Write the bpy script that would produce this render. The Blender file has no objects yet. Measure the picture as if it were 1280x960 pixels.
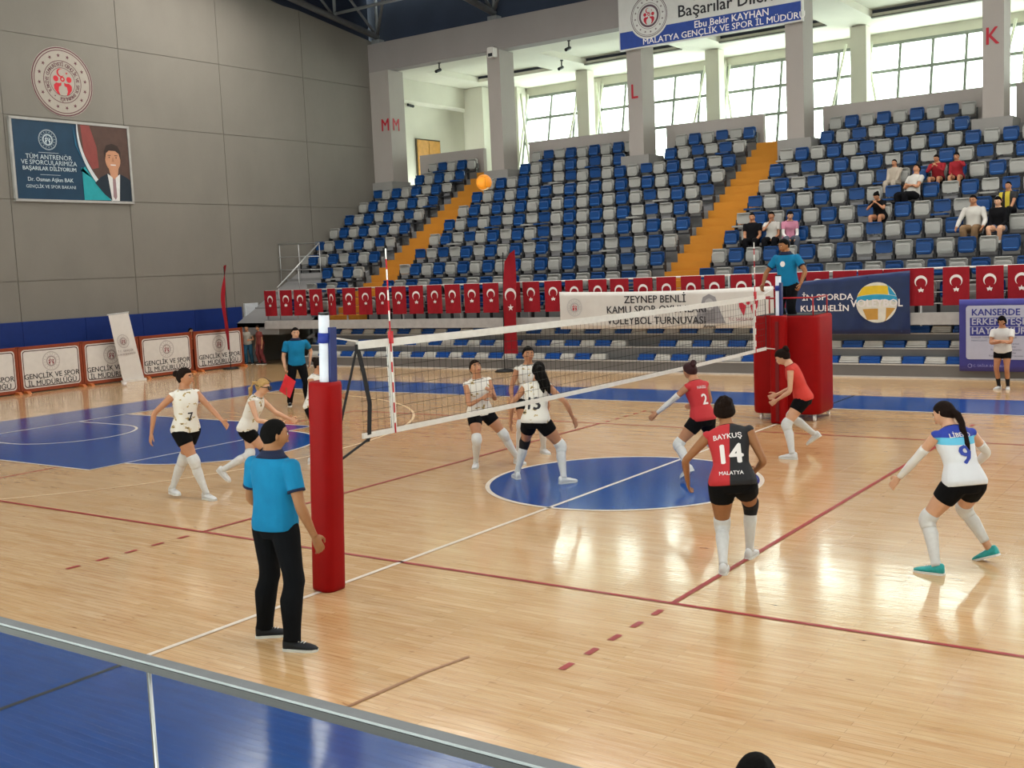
import bpy, bmesh, math, random
from math import sin, cos, pi, radians, sqrt, atan2
from mathutils import Vector, Matrix, Quaternion
from mathutils.bvhtree import BVHTree
random.seed(7)
S = bpy.context.scene
COL = S.collection

# ------------------------------------------------------------ camera, world, exposure
FPX = 1389.187
CAM = Vector((7.2179, -12.6749, 2.8692))
YAW, PIT, ROL = -0.61485, -0.104125, -0.043935
_f = Vector((sin(YAW)*cos(PIT), cos(YAW)*cos(PIT), sin(PIT)))
_r0 = Vector((cos(YAW), -sin(YAW), 0)); _u0 = _r0.cross(_f)
_r = _r0*cos(ROL) + _u0*sin(ROL); _u = _u0*cos(ROL) - _r0*sin(ROL)
cd = bpy.data.cameras.new('camera'); cam = bpy.data.objects.new('camera', cd); COL.objects.link(cam)
cam.matrix_world = Matrix(((_r.x, _u.x, -_f.x, CAM.x), (_r.y, _u.y, -_f.y, CAM.y), (_r.z, _u.z, -_f.z, CAM.z), (0, 0, 0, 1)))
cd.sensor_width = 36; cd.lens = FPX/1280*36; cd.clip_start = .05; cd.clip_end = 300
S.camera = cam
W = bpy.data.worlds.new('overcast_sky'); S.world = W; W.use_nodes = True
bg = W.node_tree.nodes['Background']; bg.inputs[0].default_value = (.90, 1.0, .93, 1); bg.inputs[1].default_value = 5.5
S.view_settings.view_transform = 'Standard'; S.view_settings.look = 'None'
S.view_settings.gamma = 1; S.view_settings.exposure = .98
# daylight strips in the hall roof, above the frame
for x, y, z, sx, sy, e in [(0, -14, 13.2, 40, 2.2, 700), (0, -4, 14.4, 40, 2.2, 900)]+[(-19.1+5.6*k, 11.2, 13.0, 3.2, 5.0, 250) for k in range(8)]:
    ld = bpy.data.lights.new('roof_skylight', 'AREA'); ld.shape = 'RECTANGLE'; ld.size = sx; ld.size_y = sy; ld.energy = e; ld.color = (1, .95, .88)
    lo = bpy.data.objects.new('roof_skylight', ld); COL.objects.link(lo); lo.location = (x, y, z)
    if y > 0: lo.rotation_euler.x = radians(-9)

def at(x, y, ax, v):
    'the point of the plane ax = v that stands behind a place of the photograph'
    D = _f*FPX + _r*(x-640) + _u*(480-y); i = 'xyz'.index(ax)
    return CAM + D*((v-CAM[i])/D[i])
def px(P):
    d = Vector(P)-CAM; z = d.dot(_f); return 640+FPX*d.dot(_r)/z, 480-FPX*d.dot(_u)/z, z

# ------------------------------------------------------------ materials
def lin(c):
    if isinstance(c, str): c = [int(c[i:i+2], 16)/255 for i in (0, 2, 4)]
    return tuple((v/12.92 if v <= .04045 else ((v+.055)/1.055)**2.4) for v in c)+(1,)
class NT:
    def __init__(s, name):
        s.m = bpy.data.materials.new(name); s.m.use_nodes = True; s.t = s.m.node_tree; s.b = s.t.nodes['Principled BSDF']
    def n(s, typ, **kw):
        o = s.t.nodes.new(typ)
        for k, v in kw.items():
            if k.startswith('i_'):
                k = k[2:]; k = int(k) if k.isdigit() else k.replace('_', ' ')
                o.inputs[k].default_value = v
            else: setattr(o, k, v)
        return o
    def l(s, a, b): s.t.links.new(a, b)
    def coord(s, scale=(1, 1, 1), loc=(0, 0, 0), rot=(0, 0, 0), out='Object'):
        c = s.n('ShaderNodeTexCoord'); m = s.n('ShaderNodeMapping'); s.l(c.outputs[out], m.inputs[0])
        m.inputs['Scale'].default_value = scale; m.inputs['Location'].default_value = loc; m.inputs['Rotation'].default_value = rot
        return m.outputs[0]
    def noise(s, vec, scale=5, detail=3, rough=.5):
        t = s.n('ShaderNodeTexNoise'); s.l(vec, t.inputs['Vector']); t.inputs['Scale'].default_value = scale
        t.inputs['Detail'].default_value = detail; t.inputs['Roughness'].default_value = rough; return t.outputs[0]
    def ramp(s, fac, stops):
        r = s.n('ShaderNodeValToRGB'); s.l(fac, r.inputs[0]); e = r.color_ramp.elements
        while len(e) < len(stops): e.new(.5)
        for i, (p, c) in enumerate(stops): e[i].position = p; e[i].color = c if len(c) == 4 else tuple(c)+(1,)
        return r.outputs[0]
    def mix(s, fac, a, b, mode='MIX'):
        m = s.n('ShaderNodeMix', data_type='RGBA', blend_type=mode)
        for sock, v in ((m.inputs[0], fac), (m.inputs[6], a), (m.inputs[7], b)):
            if isinstance(v, (int, float)): sock.default_value = v
            elif isinstance(v, tuple): sock.default_value = v
            else: s.l(v, sock)
        return m.outputs[2]
    def math(s, op, a, b=0):
        m = s.n('ShaderNodeMath', operation=op)
        for i, v in enumerate((a, b)):
            if isinstance(v, (int, float)): m.inputs[i].default_value = v
            else: s.l(v, m.inputs[i])
        return m.outputs[0]
    def bump(s, h, strength=.3, dist=.01):
        b = s.n('ShaderNodeBump'); b.inputs['Strength'].default_value = strength; b.inputs['Distance'].default_value = dist
        s.l(h, b.inputs['Height']); s.l(b.outputs[0], s.b.inputs['Normal'])
MATS = {}
def mat(name, col, rough=.6, var=.08, scale=6, bump=0, metal=0, spec=.3, bscale=60):
    if name in MATS: return MATS[name]
    t = NT(name); c = lin(col); t.b.inputs['Roughness'].default_value = rough; t.b.inputs['Metallic'].default_value = metal
    t.b.inputs['Specular IOR Level'].default_value = spec
    v = t.coord(); n = t.noise(v, scale, 4)
    d = tuple(x*(1-var) for x in c[:3])+(1,); h = tuple(min(1, x*(1+var)) for x in c[:3])+(1,)
    t.l(t.ramp(n, [(.3, d), (.7, h)]), t.b.inputs['Base Color'])
    if bump: t.bump(t.noise(v, bscale, 2), bump, .004)
    MATS[name] = t.m; return t.m

# ------------------------------------------------------------ mesh builder
class MB:
    def __init__(s): s.v = []; s.f = []; s.m = []
    def add(s, vs, fs, mi=0, M=None):
        o = len(s.v)
        s.v += [tuple(M @ Vector(v)) if M else tuple(v) for v in vs]
        s.f += [tuple(i+o for i in f) for f in fs]; s.m += [mi]*len(fs); return s
    def box(s, a, b, mi=0, M=None):
        x0, y0, z0 = a; x1, y1, z1 = b
        vs = [(x0, y0, z0), (x1, y0, z0), (x1, y1, z0), (x0, y1, z0), (x0, y0, z1), (x1, y0, z1), (x1, y1, z1), (x0, y1, z1)]
        fs = [(3, 2, 1, 0), (4, 5, 6, 7), (0, 1, 5, 4), (1, 2, 6, 5), (2, 3, 7, 6), (3, 0, 4, 7)]
        return s.add(vs, fs, mi, M)
    def rbox(s, a, b, r, mi=0, M=None, n=3, axis='y'):
        'box whose outline is rounded in the plane across axis'
        i = 'xyz'.index(axis); p, q = [k for k in (0, 1, 2) if k != i]
        P = rounded(a[p], a[q], b[p], b[q], r, n)
        vs = []
        for d in (a[i], b[i]):
            for (u, v) in P:
                w = [0, 0, 0]; w[i] = d; w[p] = u; w[q] = v; vs.append(tuple(w))
        k = len(P); fs = [tuple(range(k)), tuple(range(2*k-1, k-1, -1))]+[(j, j+k, (j+1) % k+k, (j+1) % k) for j in range(k)]
        return s.add(vs, fs, mi, M)
    def prism(s, P, d0, d1, axis='y', mi=0, M=None):
        i = 'xyz'.index(axis); p, q = [k for k in (0, 1, 2) if k != i]; vs = []
        for d in (d0, d1):
            for (u, v) in P:
                w = [0, 0, 0]; w[i] = d; w[p] = u; w[q] = v; vs.append(tuple(w))
        k = len(P); fs = [tuple(range(k)), tuple(range(2*k-1, k-1, -1))]+[(j, j+k, (j+1) % k+k, (j+1) % k) for j in range(k)]
        return s.add(vs, fs, mi, M)
    def rings(s, R, mi=0, cap=True, closed=True):
        n = len(R[0]); vs = [p for r in R for p in r]; fs = []
        for i in range(len(R)-1):
            for j in range(n if closed else n-1):
                k = (j+1) % n; fs.append((i*n+j, i*n+k, (i+1)*n+k, (i+1)*n+j))
        if cap: fs += [tuple(range(n-1, -1, -1)), tuple((len(R)-1)*n+j for j in range(n))]
        return s.add(vs, fs, mi)
    def tube(s, pts, r, n=8, mi=0, cap=True):
        pts = [Vector(p) for p in pts]; R = []
        rr = r if isinstance(r, (list, tuple)) else [r]*len(pts)
        for i, p in enumerate(pts):
            t = (pts[min(i+1, len(pts)-1)]-pts[max(i-1, 0)]).normalized()
            ref = Vector((0, 0, 1)) if abs(t.z) < .9 else Vector((0, 1, 0))
            x = t.cross(ref).normalized(); y = x.cross(t)
            R.append([p+x*cos(2*pi*k/n)*rr[i]+y*sin(2*pi*k/n)*rr[i] for k in range(n)])
        return s.rings(R, mi, cap)
    def cyl(s, c, r, h, n=20, mi=0, r2=None):
        r2 = r if r2 is None else r2; c = Vector(c)
        return s.rings([[c+Vector((cos(2*pi*k/n)*q, sin(2*pi*k/n)*q, z)) for k in range(n)] for q, z in ((r, 0), (r2, h))], mi)
    def ball(s, c, r, n=12, m=8, mi=0, M=None):
        c = Vector(c); r = Vector(r) if not isinstance(r, (int, float)) else Vector((r, r, r)); vs = []
        for i in range(m+1):
            a = pi*i/m
            for j in range(n): b = 2*pi*j/n; vs.append(c+Vector((r.x*sin(a)*cos(b), r.y*sin(a)*sin(b), r.z*cos(a))))
        fs = [(i*n+j, (i+1)*n+j, (i+1)*n+(j+1) % n, i*n+(j+1) % n) for i in range(m) for j in range(n)]
        return s.add(vs, fs, mi, M)
    def mesh(s, name, mats, smooth=False):
        me = bpy.data.meshes.new(name); me.from_pydata([tuple(v) for v in s.v], [], s.f)
        for m in (mats if isinstance(mats, (list, tuple)) else [mats]): me.materials.append(m)
        me.polygons.foreach_set('material_index', s.m)
        bm = bmesh.new(); bm.from_mesh(me); bmesh.ops.remove_doubles(bm, verts=bm.verts, dist=1e-6)
        bmesh.ops.recalc_face_normals(bm, faces=bm.faces); bm.to_mesh(me); bm.free()
        if smooth: me.polygons.foreach_set('use_smooth', [True]*len(me.polygons))
        me.update(); return me
    def build(s, name, mats, parent=None, smooth=False, loc=None, **tags):
        o = bpy.data.objects.new(name, s.mesh(name, mats, smooth)); return place(o, parent, loc, **tags)
def place(o, parent=None, loc=None, **tags):
    COL.objects.link(o)
    if parent: o.parent = parent
    if loc is not None: o.location = loc
    for k, v in tags.items():
        if v is not None: o[k] = v
    return o
def thing(name, label, cat, loc=(0, 0, 0), rz=0, group=None):
    o = bpy.data.objects.new(name, None); o.empty_display_size = .1; o.rotation_euler.z = rz
    return place(o, None, loc, label=label, category=cat, group=group)
def copy_tree(o, parent=None):
    c = o.copy(); COL.objects.link(c); c.parent = parent
    for ch in list(o.children): copy_tree(ch, c)
    return c
def struct(name, mb, m, smooth=False): return mb.build(name, m, None, smooth, kind='structure')
def rounded(x0, y0, x1, y1, r, n=3):
    P = []
    for cx, cy, a0 in ((x1-r, y1-r, 0), (x0+r, y1-r, 90), (x0+r, y0+r, 180), (x1-r, y0+r, 270)):
        for k in range(n+1): a = radians(a0+90*k/n); P.append((cx+r*cos(a), cy+r*sin(a)))
    return P
def ordinal(n):
    return {1: 'first', 2: 'second', 3: 'third', 4: 'fourth', 5: 'fifth', 6: 'sixth', 7: 'seventh', 8: 'eighth', 9: 'ninth', 10: 'tenth', 11: 'eleventh', 12: 'twelfth', 13: 'thirteenth', 14: 'fourteenth', 15: 'fifteenth', 16: 'sixteenth', 17: 'seventeenth', 18: 'eighteenth', 19: 'nineteenth', 20: 'twentieth'}.get(n, str(n)+('th' if 10 < n % 100 < 20 else {1: 'st', 2: 'nd', 3: 'rd'}.get(n % 10, 'th')))

# ------------------------------------------------------------ lettering
def text_mesh(txt, size, bold=0, align='CENTER', space=1, xs=1):
    cu = bpy.data.curves.new('lettering', 'FONT'); cu.body = txt; cu.size = size; cu.align_x = align; cu.align_y = 'CENTER'
    cu.resolution_u = 2; cu.space_character = space; cu.fill_mode = 'FRONT'
    o = bpy.data.objects.new('t', cu); COL.objects.link(o); dg = bpy.context.evaluated_depsgraph_get()
    me = bpy.data.meshes.new_from_object(o.evaluated_get(dg)); bpy.data.objects.remove(o); bpy.data.curves.remove(cu)
    V = [(v.co.x*xs, v.co.y, 0) for v in me.vertices]; F = [tuple(p.vertices) for p in me.polygons]
    bpy.data.meshes.remove(me)
    if bold:        # a heavier face: the same letters laid side by side
        n = len(V); b = bold*size*.8; V0, F0 = V, F; V = []; F = []
        for k, (dx, dy) in enumerate(((-b, 0), (b, 0), (0, b*.6), (0, -b*.6))): V += [(x+dx, y+dy, .0007*k) for x, y, _ in V0]; F += [tuple(i+n*k for i in f) for f in F0]
    return V, F
def frame(o, x, up):
    'matrix whose x runs along the writing, y up the letters, z out of the sheet'
    x = Vector(x).normalized(); up = Vector(up).normalized(); n = x.cross(up)
    return Matrix(((x.x, up.x, n.x, o[0]), (x.y, up.y, n.y, o[1]), (x.z, up.z, n.z, o[2]), (0, 0, 0, 1)))
def letter(mb, txt, size, M, x=0, y=0, mi=0, off=.003, **k):
    V, F = text_mesh(txt, size, **k); mb.add([(a+x, b+y, off+c) for a, b, c in V], F, mi, M)
def flat(mb, P, M, mi=0, off=.002): mb.add([(a, b, off) for a, b in P], [tuple(range(len(P)))], mi, M)
def ringflat(mb, cx, cy, r0, r1, M, mi=0, off=.002, n=40, sx=1):
    V = [(cx+sx*r*cos(2*pi*k/n), cy+r*sin(2*pi*k/n), off) for r in (r0, r1) for k in range(n)]
    mb.add(V, [(k, (k+1) % n, n+(k+1) % n, n+k) for k in range(n)], mi, M)
def disc(cx, cy, r, n=32, sx=1): return [(cx+sx*r*cos(2*pi*k/n), cy+r*sin(2*pi*k/n)) for k in range(n)]
def star(cx, cy, r, a0=90, n=5): return [(cx+(r if k % 2 == 0 else r*.4)*cos(radians(a0+k*180/n)), cy+(r if k % 2 == 0 else r*.4)*sin(radians(a0+k*180/n))) for k in range(2*n)]
def crescent(mb, cx, cy, r, M, mi, off=.003, rot=0, n=20):
    'crescent open towards angle rot, built as a strip'
    A = []; B = []
    for k in range(n+1):
        a = radians(rot)+radians(38)+k*(2*pi-2*radians(38))/n
        A.append((cx+r*cos(a), cy+r*sin(a)))
        ri = r*.80; ox, oy = cx+r*.25*cos(radians(rot)), cy+r*.25*sin(radians(rot))
        t = k/n; aa = radians(rot)+radians(50)+t*(2*pi-2*radians(50)); B.append((ox+ri*cos(aa), oy+ri*sin(aa)))
    mb.add([(a, b, off) for a, b in A+B], [(k, k+1, n+2+k, n+1+k) for k in range(n)], mi, M)
def emblem(mb, cx, cy, R, M, ring=0, fig=1, ground=None, full=False, off=.004):
    if ground is not None: flat(mb, disc(cx, cy, R*1.02, 40), M, ground, off-.0015)
    ringflat(mb, cx, cy, R*.965, R, M, ring, off); ringflat(mb, cx, cy, R*.90, R*.925, M, ring, off)
    ringflat(mb, cx, cy, R*.60, R*.62, M, ring, off); 
    for k in range(16):
        a = 2*pi*k/16+.1; flat(mb, star(cx+R*.76*cos(a), cy+R*.76*sin(a), R*.065, math.degrees(a)), M, ring, off)
    if full:
        s = 'TÜRKİYE CUMHURİYETİ GENÇLİK VE SPOR BAKANLIĞI  •  '
        for i, ch in enumerate(s):
            if ch == ' ': continue
            a = radians(215)-2*pi*i/len(s); V, F = text_mesh(ch, R*.15, .02)
            c, n_ = cos(a-pi/2), sin(a-pi/2); x, y = cx+R*.50*cos(a), cy+R*.50*sin(a)
            mb.add([(x+c*u-n_*v, y+n_*u+c*v, off+d_) for u, v, d_ in V], F, ring, M)
        ringflat(mb, cx, cy, R*.40, R*.415, M, ring, off)
    else: ringflat(mb, cx, cy, R*.44, R*.54, M, ring, off)
    q = R*.36
    crescent(mb, cx-q*.15, cy+q*.72, q*.34, M, fig, off, rot=15); flat(mb, star(cx+q*.42, cy+q*.72, q*.13), M, fig, off)
    for sx in (-1, 1):
        flat(mb, disc(cx+sx*q*.60, cy+q*.22, q*.24, 14), M, fig, off)
        flat(mb, [(cx+sx*u*q, cy+v*q) for u, v in ((.12, -.05), (.30, -.12), (.60, -.10), (.82, -.30), (.80, -.62), (.52, -1.0), (.28, -1.12), (.42, -.75), (.36, -.42), (.14, -.30))][::(1 if sx > 0 else -1)], M, fig, off)
    ringflat(mb, cx, cy+q*.22, q*.10, q*.22, M, fig, off, 16)
# ------------------------------------------------------------ floor
def wood():
    t = NT('lacquered_maple_boards'); b = t.b
    v = t.coord((1, 1, 1))
    br = t.n('ShaderNodeTexBrick'); t.l(v, br.inputs['Vector'])
    br.inputs['Scale'].default_value = 1; br.inputs['Brick Width'].default_value = .9; br.inputs['Row Height'].default_value = .062
    br.inputs['Mortar Size'].default_value = .0016; br.inputs['Mortar Smooth'].default_value = .3
    br.inputs['Color1'].default_value = lin('dfc094'); br.inputs['Color2'].default_value = lin('d4b180'); br.inputs['Mortar'].default_value = lin('a5835a')
    br.offset = .37
    g = t.ramp(t.noise(t.coord((1.2, 14, 1)), 2.2, 5, .6), [(.3, lin('d9b588')), (.72, lin('ffffff'))])
    c = t.mix(.55, br.outputs[0], g, 'MULTIPLY')
    p = t.ramp(t.noise(t.coord((.5, 4, 1)), 1.3, 2), [(.42, (1, 1, 1)), (.75, lin('ead3b4'))])
    c = t.mix(.5, c, p, 'MULTIPLY')
    k = t.ramp(t.noise(t.coord((2.2, 9, 1)), 2.1, 2, .5), [(.20, lin('8a5a34')), (.31, (1, 1, 1))])
    c = t.mix(.9, c, k, 'MULTIPLY')
    k2 = t.ramp(t.noise(t.coord((1.3, 8, 1), (5, 3, 0)), 1.1, 3, .55), [(.64, (1, 1, 1)), (.80, lin('b98c5e'))])
    c = t.mix(.5, c, k2, 'MULTIPLY')
    t.l(c, b.inputs['Base Color'])
    r = t.ramp(t.noise(t.coord((1, 3, 1)), 1.7, 3), [(.3, (.15,)*3), (.7, (.24,)*3)]); t.l(r, b.inputs['Roughness'])
    b.inputs['Coat Weight'].default_value = .5; b.inputs['Coat Roughness'].default_value = .10
    bn = t.n('ShaderNodeBump'); bn.inputs['Strength'].default_value = .22; bn.inputs['Distance'].default_value = .004
    h = t.math('ADD', t.noise(t.coord((.7, 3, 1)), 4, 2), t.math('MULTIPLY', br.outputs['Fac'], -.5)); t.l(h, bn.inputs['Height']); t.l(bn.outputs[0], b.inputs['Normal']); t.l(bn.outputs[0], b.inputs['Coat Normal'])
    return t.m
def paint(name, col, rough=.15):
    t = NT(name); t.b.inputs['Roughness'].default_value = rough; c = lin(col)
    t.l(t.ramp(t.noise(t.coord((1, 6, 1)), 2.5, 4), [(.3, tuple(x*.86 for x in c[:3])), (.7, tuple(x*1.08 for x in c[:3]))]), t.b.inputs['Base Color'])
    t.b.inputs['Coat Weight'].default_value = 0; t.b.inputs['Specular IOR Level'].default_value = .2; t.b.inputs['Coat Roughness'].default_value = .10
    bn = t.n('ShaderNodeBump'); bn.inputs['Strength'].default_value = .2; bn.inputs['Distance'].default_value = .004
    br = t.n('ShaderNodeTexBrick'); t.l(t.coord(), br.inputs['Vector']); br.inputs['Scale'].default_value = 1; br.inputs['Brick Width'].default_value = .9
    br.inputs['Row Height'].default_value = .062; br.inputs['Mortar Size'].default_value = .002; br.offset = .37
    t.l(t.math('ADD', t.noise(t.coord((.7, 3, 1)), 4, 2), t.math('MULTIPLY', br.outputs['Fac'], -.6)), bn.inputs['Height']); t.l(bn.outputs[0], t.b.inputs['Normal']); t.l(bn.outputs[0], t.b.inputs['Coat Normal'])
    return t.m
M_WOOD = wood(); M_BLUEF = paint('blue_court_paint', '00428a'); M_LW = paint('white_line_paint', 'dcd0c0', .3); M_LR = paint('red_line_paint', '9c3030', .35)
M_LB = paint('dark_line_paint', '23303f', .35); M_LBR = paint('worn_brown_line_paint', '9a6f4c', .35)
floor = struct('floor', MB().box((-22.35, -12, -.1), (24, 16.5, 0)), M_WOOD)
def slab(name, P, m, z=.002):
    o = MB().prism(P, 0, z, 'z').build(name, m, floor); return o
def rect(x0, y0, x1, y1): return [(x0, y0), (x1, y0), (x1, y1), (x0, y1)]
BX0, BX1 = -15.95, 15.95
mb = MB()
for P in (rect(BX0, 7.5, BX1, 9.5), rect(BX0, -9.55, BX1, -7.57), rect(BX0, -7.5, -14, 7.5), rect(14, -7.5, BX1, 7.5)): mb.prism(P, 0, .002, 'z')
mb.build('blue_border', M_BLUEF, floor)
def half(cx, cy, r, a0, a1, n=40): return [(cx+r*cos(radians(a0+(a1-a0)*k/n)), cy+r*sin(radians(a0+(a1-a0)*k/n))) for k in range(n+1)]
slab('blue_key', rect(-14, -2.45, -8.2, 2.45), M_BLUEF); slab('blue_key', half(-8.2, 0, 1.8, -90, 90), M_BLUEF)
slab('blue_centre_circle', half(0, 0, 1.8, 0, 360, 72)[:-1], M_BLUEF)
def line(pts, w, m, name='court_line', z=.0045, closed=False):
    pts = [Vector((p[0], p[1])) for p in pts]; L = []; Rr = []; n = len(pts)
    for i, p in enumerate(pts):
        a = pts[i-1] if (i or closed) else pts[0]; b = pts[(i+1) % n] if (i < n-1 or closed) else pts[-1]
        t = (b-a).normalized(); nn = Vector((-t.y, t.x))*w/2; L.append(p+nn); Rr.append(p-nn)
    vs = [(q.x, q.y, z) for q in L]+[(q.x, q.y, z) for q in Rr]
    k = n if closed else n-1
    return MB().add(vs, [(i, (i+1) % n, n+(i+1) % n, n+i) for i in range(k)]).build(name, m, floor)
line([(0, -7.55), (0, 5.35)], .055, M_LW); line([(0, 5.35), (0, 7.5)], .055, M_LW)
line([(0, -9.5), (0, -7.53)], .05, M_LB); line([(0, 7.55), (0, 9.5)], .05, M_LB)
line(half(0, 0, 1.8, 0, 355, 90), .06, M_LW, closed=True)
line([(-14, -7.58), (14, -7.58)], .04, M_LW); line([(-14, 7.5), (14, 7.5)], .06, M_LW); line([(-14, -7.5), (-14, 7.5)], .06, M_LW)
line([(-14, 2.45), (-8.2, 2.45), (-8.2, -2.45), (-14, -2.45)], .055, M_LW)
line(half(-8.2, 0, 1.8, -90, 90), .05, M_LW)
line([(-14, 1.25)]+half(-12.425, 0, 1.25, 90, -90, 24)+[(-14, -1.25)], .05, M_LW)
line([(-14, 6.6)]+half(-12.425, 0, 6.75, 78, -78, 60)+[(-14, -6.6)], .05, paint('cream_line_paint', 'e6c9a2', .3), z=.003)
line([(-9, -4.5), (9, -4.5)], .05, M_LR); line([(-9, 4.5), (9, 4.5)], .05, M_LR, z=.003)
line([(-9, -4.5), (-9, 4.5)], .05, M_LR, z=.0012); line([(9, -4.5), (9, 4.5)], .05, M_LR)
for x in (-3, 3):
    line([(x, -4.5), (x, 4.5)], .05, M_LR, z=.006)
    for sg in (-1, 1):
        for k in range(5): line([(x, sg*(4.5+.2+.35*k)), (x, sg*(4.5+.35+.35*k))], .055, M_LR, name='dash')
line([(2.11, -7.5), (2.17, -6.75), (2.25, -6.35)], .035, M_LBR)

# ------------------------------------------------------------ left wall of cast panels
def plaster(name, col, var=.07, bump=.15):
    t = NT(name); c = lin(col); t.b.inputs['Roughness'].default_value = .85
    n = t.noise(t.coord((1, 1, .6)), .7, 5, .6); t.l(t.ramp(n, [(.3, tuple(x*(1-var) for x in c[:3])), (.7, tuple(x*(1+var) for x in c[:3]))]), t.b.inputs['Base Color'])
    t.bump(t.noise(t.coord(), 25, 3), bump, .01); return t.m
M_WALL = plaster('pale_grey_cast_panel', '736e66'); M_WHITE = plaster('cream_white_plaster', 'ccc9bb', .04); M_GREYP = plaster('soft_white_paint', '8a8281', .05)
M_JOINT = mat('dark_joint', '6d6860', .9); M_CONC = plaster('grey_concrete', '85827f', .1)
WX = -22.3
def roofz(y): return 11.75+.158*(20.6-min(y, 20.6))
wl = struct('wall_left', MB().prism([(-24, 0), (20.8, 0), (20.8, 11.7), (20.6, 11.7), (0, 15.1), (-24, 12.5)], WX-.35, WX-.03, 'x'), M_JOINT)
ys = [-22, -14.4, -6.5, -2.67, 1.25, 5.17, 9.09, 13.0, 16.87, 20.8]; zs = [0, 3.09, 5.4, 7.74, 10.03, 12.6, 16]
for i in range(len(ys)-1):
    for j in range(len(zs)-1):
        y0, y1, z0, z1 = ys[i]+.009, ys[i+1]-.009, zs[j]+.008, zs[j+1]-.008
        t0, t1 = roofz(max(y0, 0))+.05, roofz(max(y1, 0))+.05
        if z0 > min(t0, t1)-.1: continue
        if y1 > 20.8 and z0 < 11.6 and z0 > 6: pass
        MB().prism([(y0, z0), (y1, z0), (y1, min(z1, t1)), (y0, min(z1, t0))], WX-.04, WX, 'x').build('panel', M_WALL, wl)
M_PAD = mat('royal_blue_pad', '0c2766', .55, .06)
pad = thing('wall_padding', 'royal blue padding along the foot of the left wall behind the boards', 'padding', (WX+.01, 4, 0))
for k in range(11):
    y0 = -9+2.02*k-4; MB().rbox((0, y0, .12), (.07, y0+2.01, 1.95), .02, axis='x').build('pad', M_PAD, pad)
struct('door_1', MB().box((WX, 13.35, .02), (WX+.08, 13.95, 2.05)).box((WX+.08, 13.42, .08), (WX+.1, 13.88, 1.98)), mat('white_door', 'b9bcc0', .5))

# ------------------------------------------------------------ upper hall: pillars, beam, parapets, gallery
M_PIL = plaster('cream_pillar_paint', '9b938e', .04)
PXS = [(-22.3, -21.34), (-16.65, -16.1), (-10.98, -10.44), (-5.53, -4.98), (.08, .63), (5.65, 6.2), (11.2, 11.75)]
names = ['M', '', 'L', '', 'K']
wf = struct('wall_far', MB().box((-22.3, 20.45, 10.6), (14, 21.0, 11.66)), M_GREYP)
for i, (a, b) in enumerate(PXS):
    p = MB().box((a, 20.45, 6.38), (b, 21.32, 10.6)).build('pillar', M_PIL, wf)
    if i: MB().box((a-.25, 20.3, 5.0), (b+.25, 21.4, 6.38)).build('plinth', M_CONC, wf)
    else: MB().box((a, 20.3, 5.0), (b+.05, 21.4, 6.38)).build('plinth', M_CONC, wf)
    MB().box((a, 26.5, 6.3), (b, 27.0, 10.6)).build('rear_pillar', M_WHITE, wf)
M_RED = mat('red_letter_paint', 'a51c2c', .5)
def section_letter(ch, M, where):
    mb = MB(); letter(mb, ch, .66, M, bold=.018, off=.008, xs=.85); o = mb.build('section_letter', M_RED); o['label'] = where; o['category'] = 'letter'
section_letter('M', frame((-21.6, 20.44, 8.53), (1, 0, 0), (0, 0, 1)), 'red letter M on the front of the corner pillar')
section_letter('M', frame((-21.33, 20.75, 8.53), (0, 1, 0), (0, 0, 1)), 'red letter M on the side face of the corner pillar')
section_letter('L', frame((-10.72, 20.44, 8.44), (1, 0, 0), (0, 0, 1)), 'red letter L on the pillar under the congratulation sign')
section_letter('K', frame((.33, 20.44, 8.55), (1, 0, 0), (0, 0, 1)), 'red letter K on the right-hand pillar')
# parapets between the pillars, open where the stairs arrive
par = MB()
for a, b in ((-21.34, -18.2), (-16.1, -10.98), (-10.44, -6.95), (-4.98, .08), (.63, 4.4), (6.2, 11.2)): par.box((a, 22.1, 6.2), (b, 22.3, 7.45))
struct('trim_1', par, plaster('parapet_paint', '9c9490', .04))
struct('trim_2', MB().box((-22.3, 22.08, 5.9), (14, 28.8, 6.28)), M_CONC)
# gallery ceiling with recessed trays and dark slots
cl = MB(); yy0, yy1 = 21.0, 28.6
cl.box((-25, 21.0, 10.62), (14, 22.2, 10.75)); cl.box((-25, 25.6, 10.62), (14, 28.9, 10.75)); cl.box((-25, 22.2, 10.85), (14, 25.6, 10.95))
for i in range(len(PXS)-1):
    a, b = PXS[i][1], PXS[i+1][0]; cl.box((PXS[i][0]-.5, 22.2, 10.62), (a+.5, 25.6, 10.85))
ceil = struct('ceiling', cl, M_WHITE)
M_SLOT = mat('grey_slot', '77776d', .8)
for i in range(1, len(PXS)-1):
    a, b = PXS[i][1], PXS[i+1][0]; MB().box((a+.5, 25.45, 10.58), (b-.5, 25.62, 10.63)).build('air_slot', M_SLOT, ceil)
M_BLK = mat('black_plastic', '17181b', .5)
def cam_dome(P, label, k):
    t = thing('security_camera', label, 'camera', P)
    MB().cyl((0, 0, -.04), .06, .04, 12).build('mount', M_BLK, t)
    MB().tube([(0, 0, -.02), (0, -.02, -.22)], .025, 8).build('arm', M_BLK, t); MB().tube([(0, .05, -.26), (0, -.22, -.36)], .06, 10).build('housing', M_BLK, t)
cam_dome(at(549, 78, 'z', 10.62), 'small black camera hanging from the gallery ceiling near the corner', 0)
cam_dome(at(711, 50, 'z', 10.62), 'black camera hanging from the gallery ceiling left of the sign', 1)
cam_dome(at(702, 75, 'z', 10.62), 'smaller black camera farther back on the gallery ceiling left of the sign', 2)
t = thing('wall_speaker', 'white box speaker high on the second pillar under the beam', 'speaker', (-16.3, 20.44, 10.62))
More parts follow.
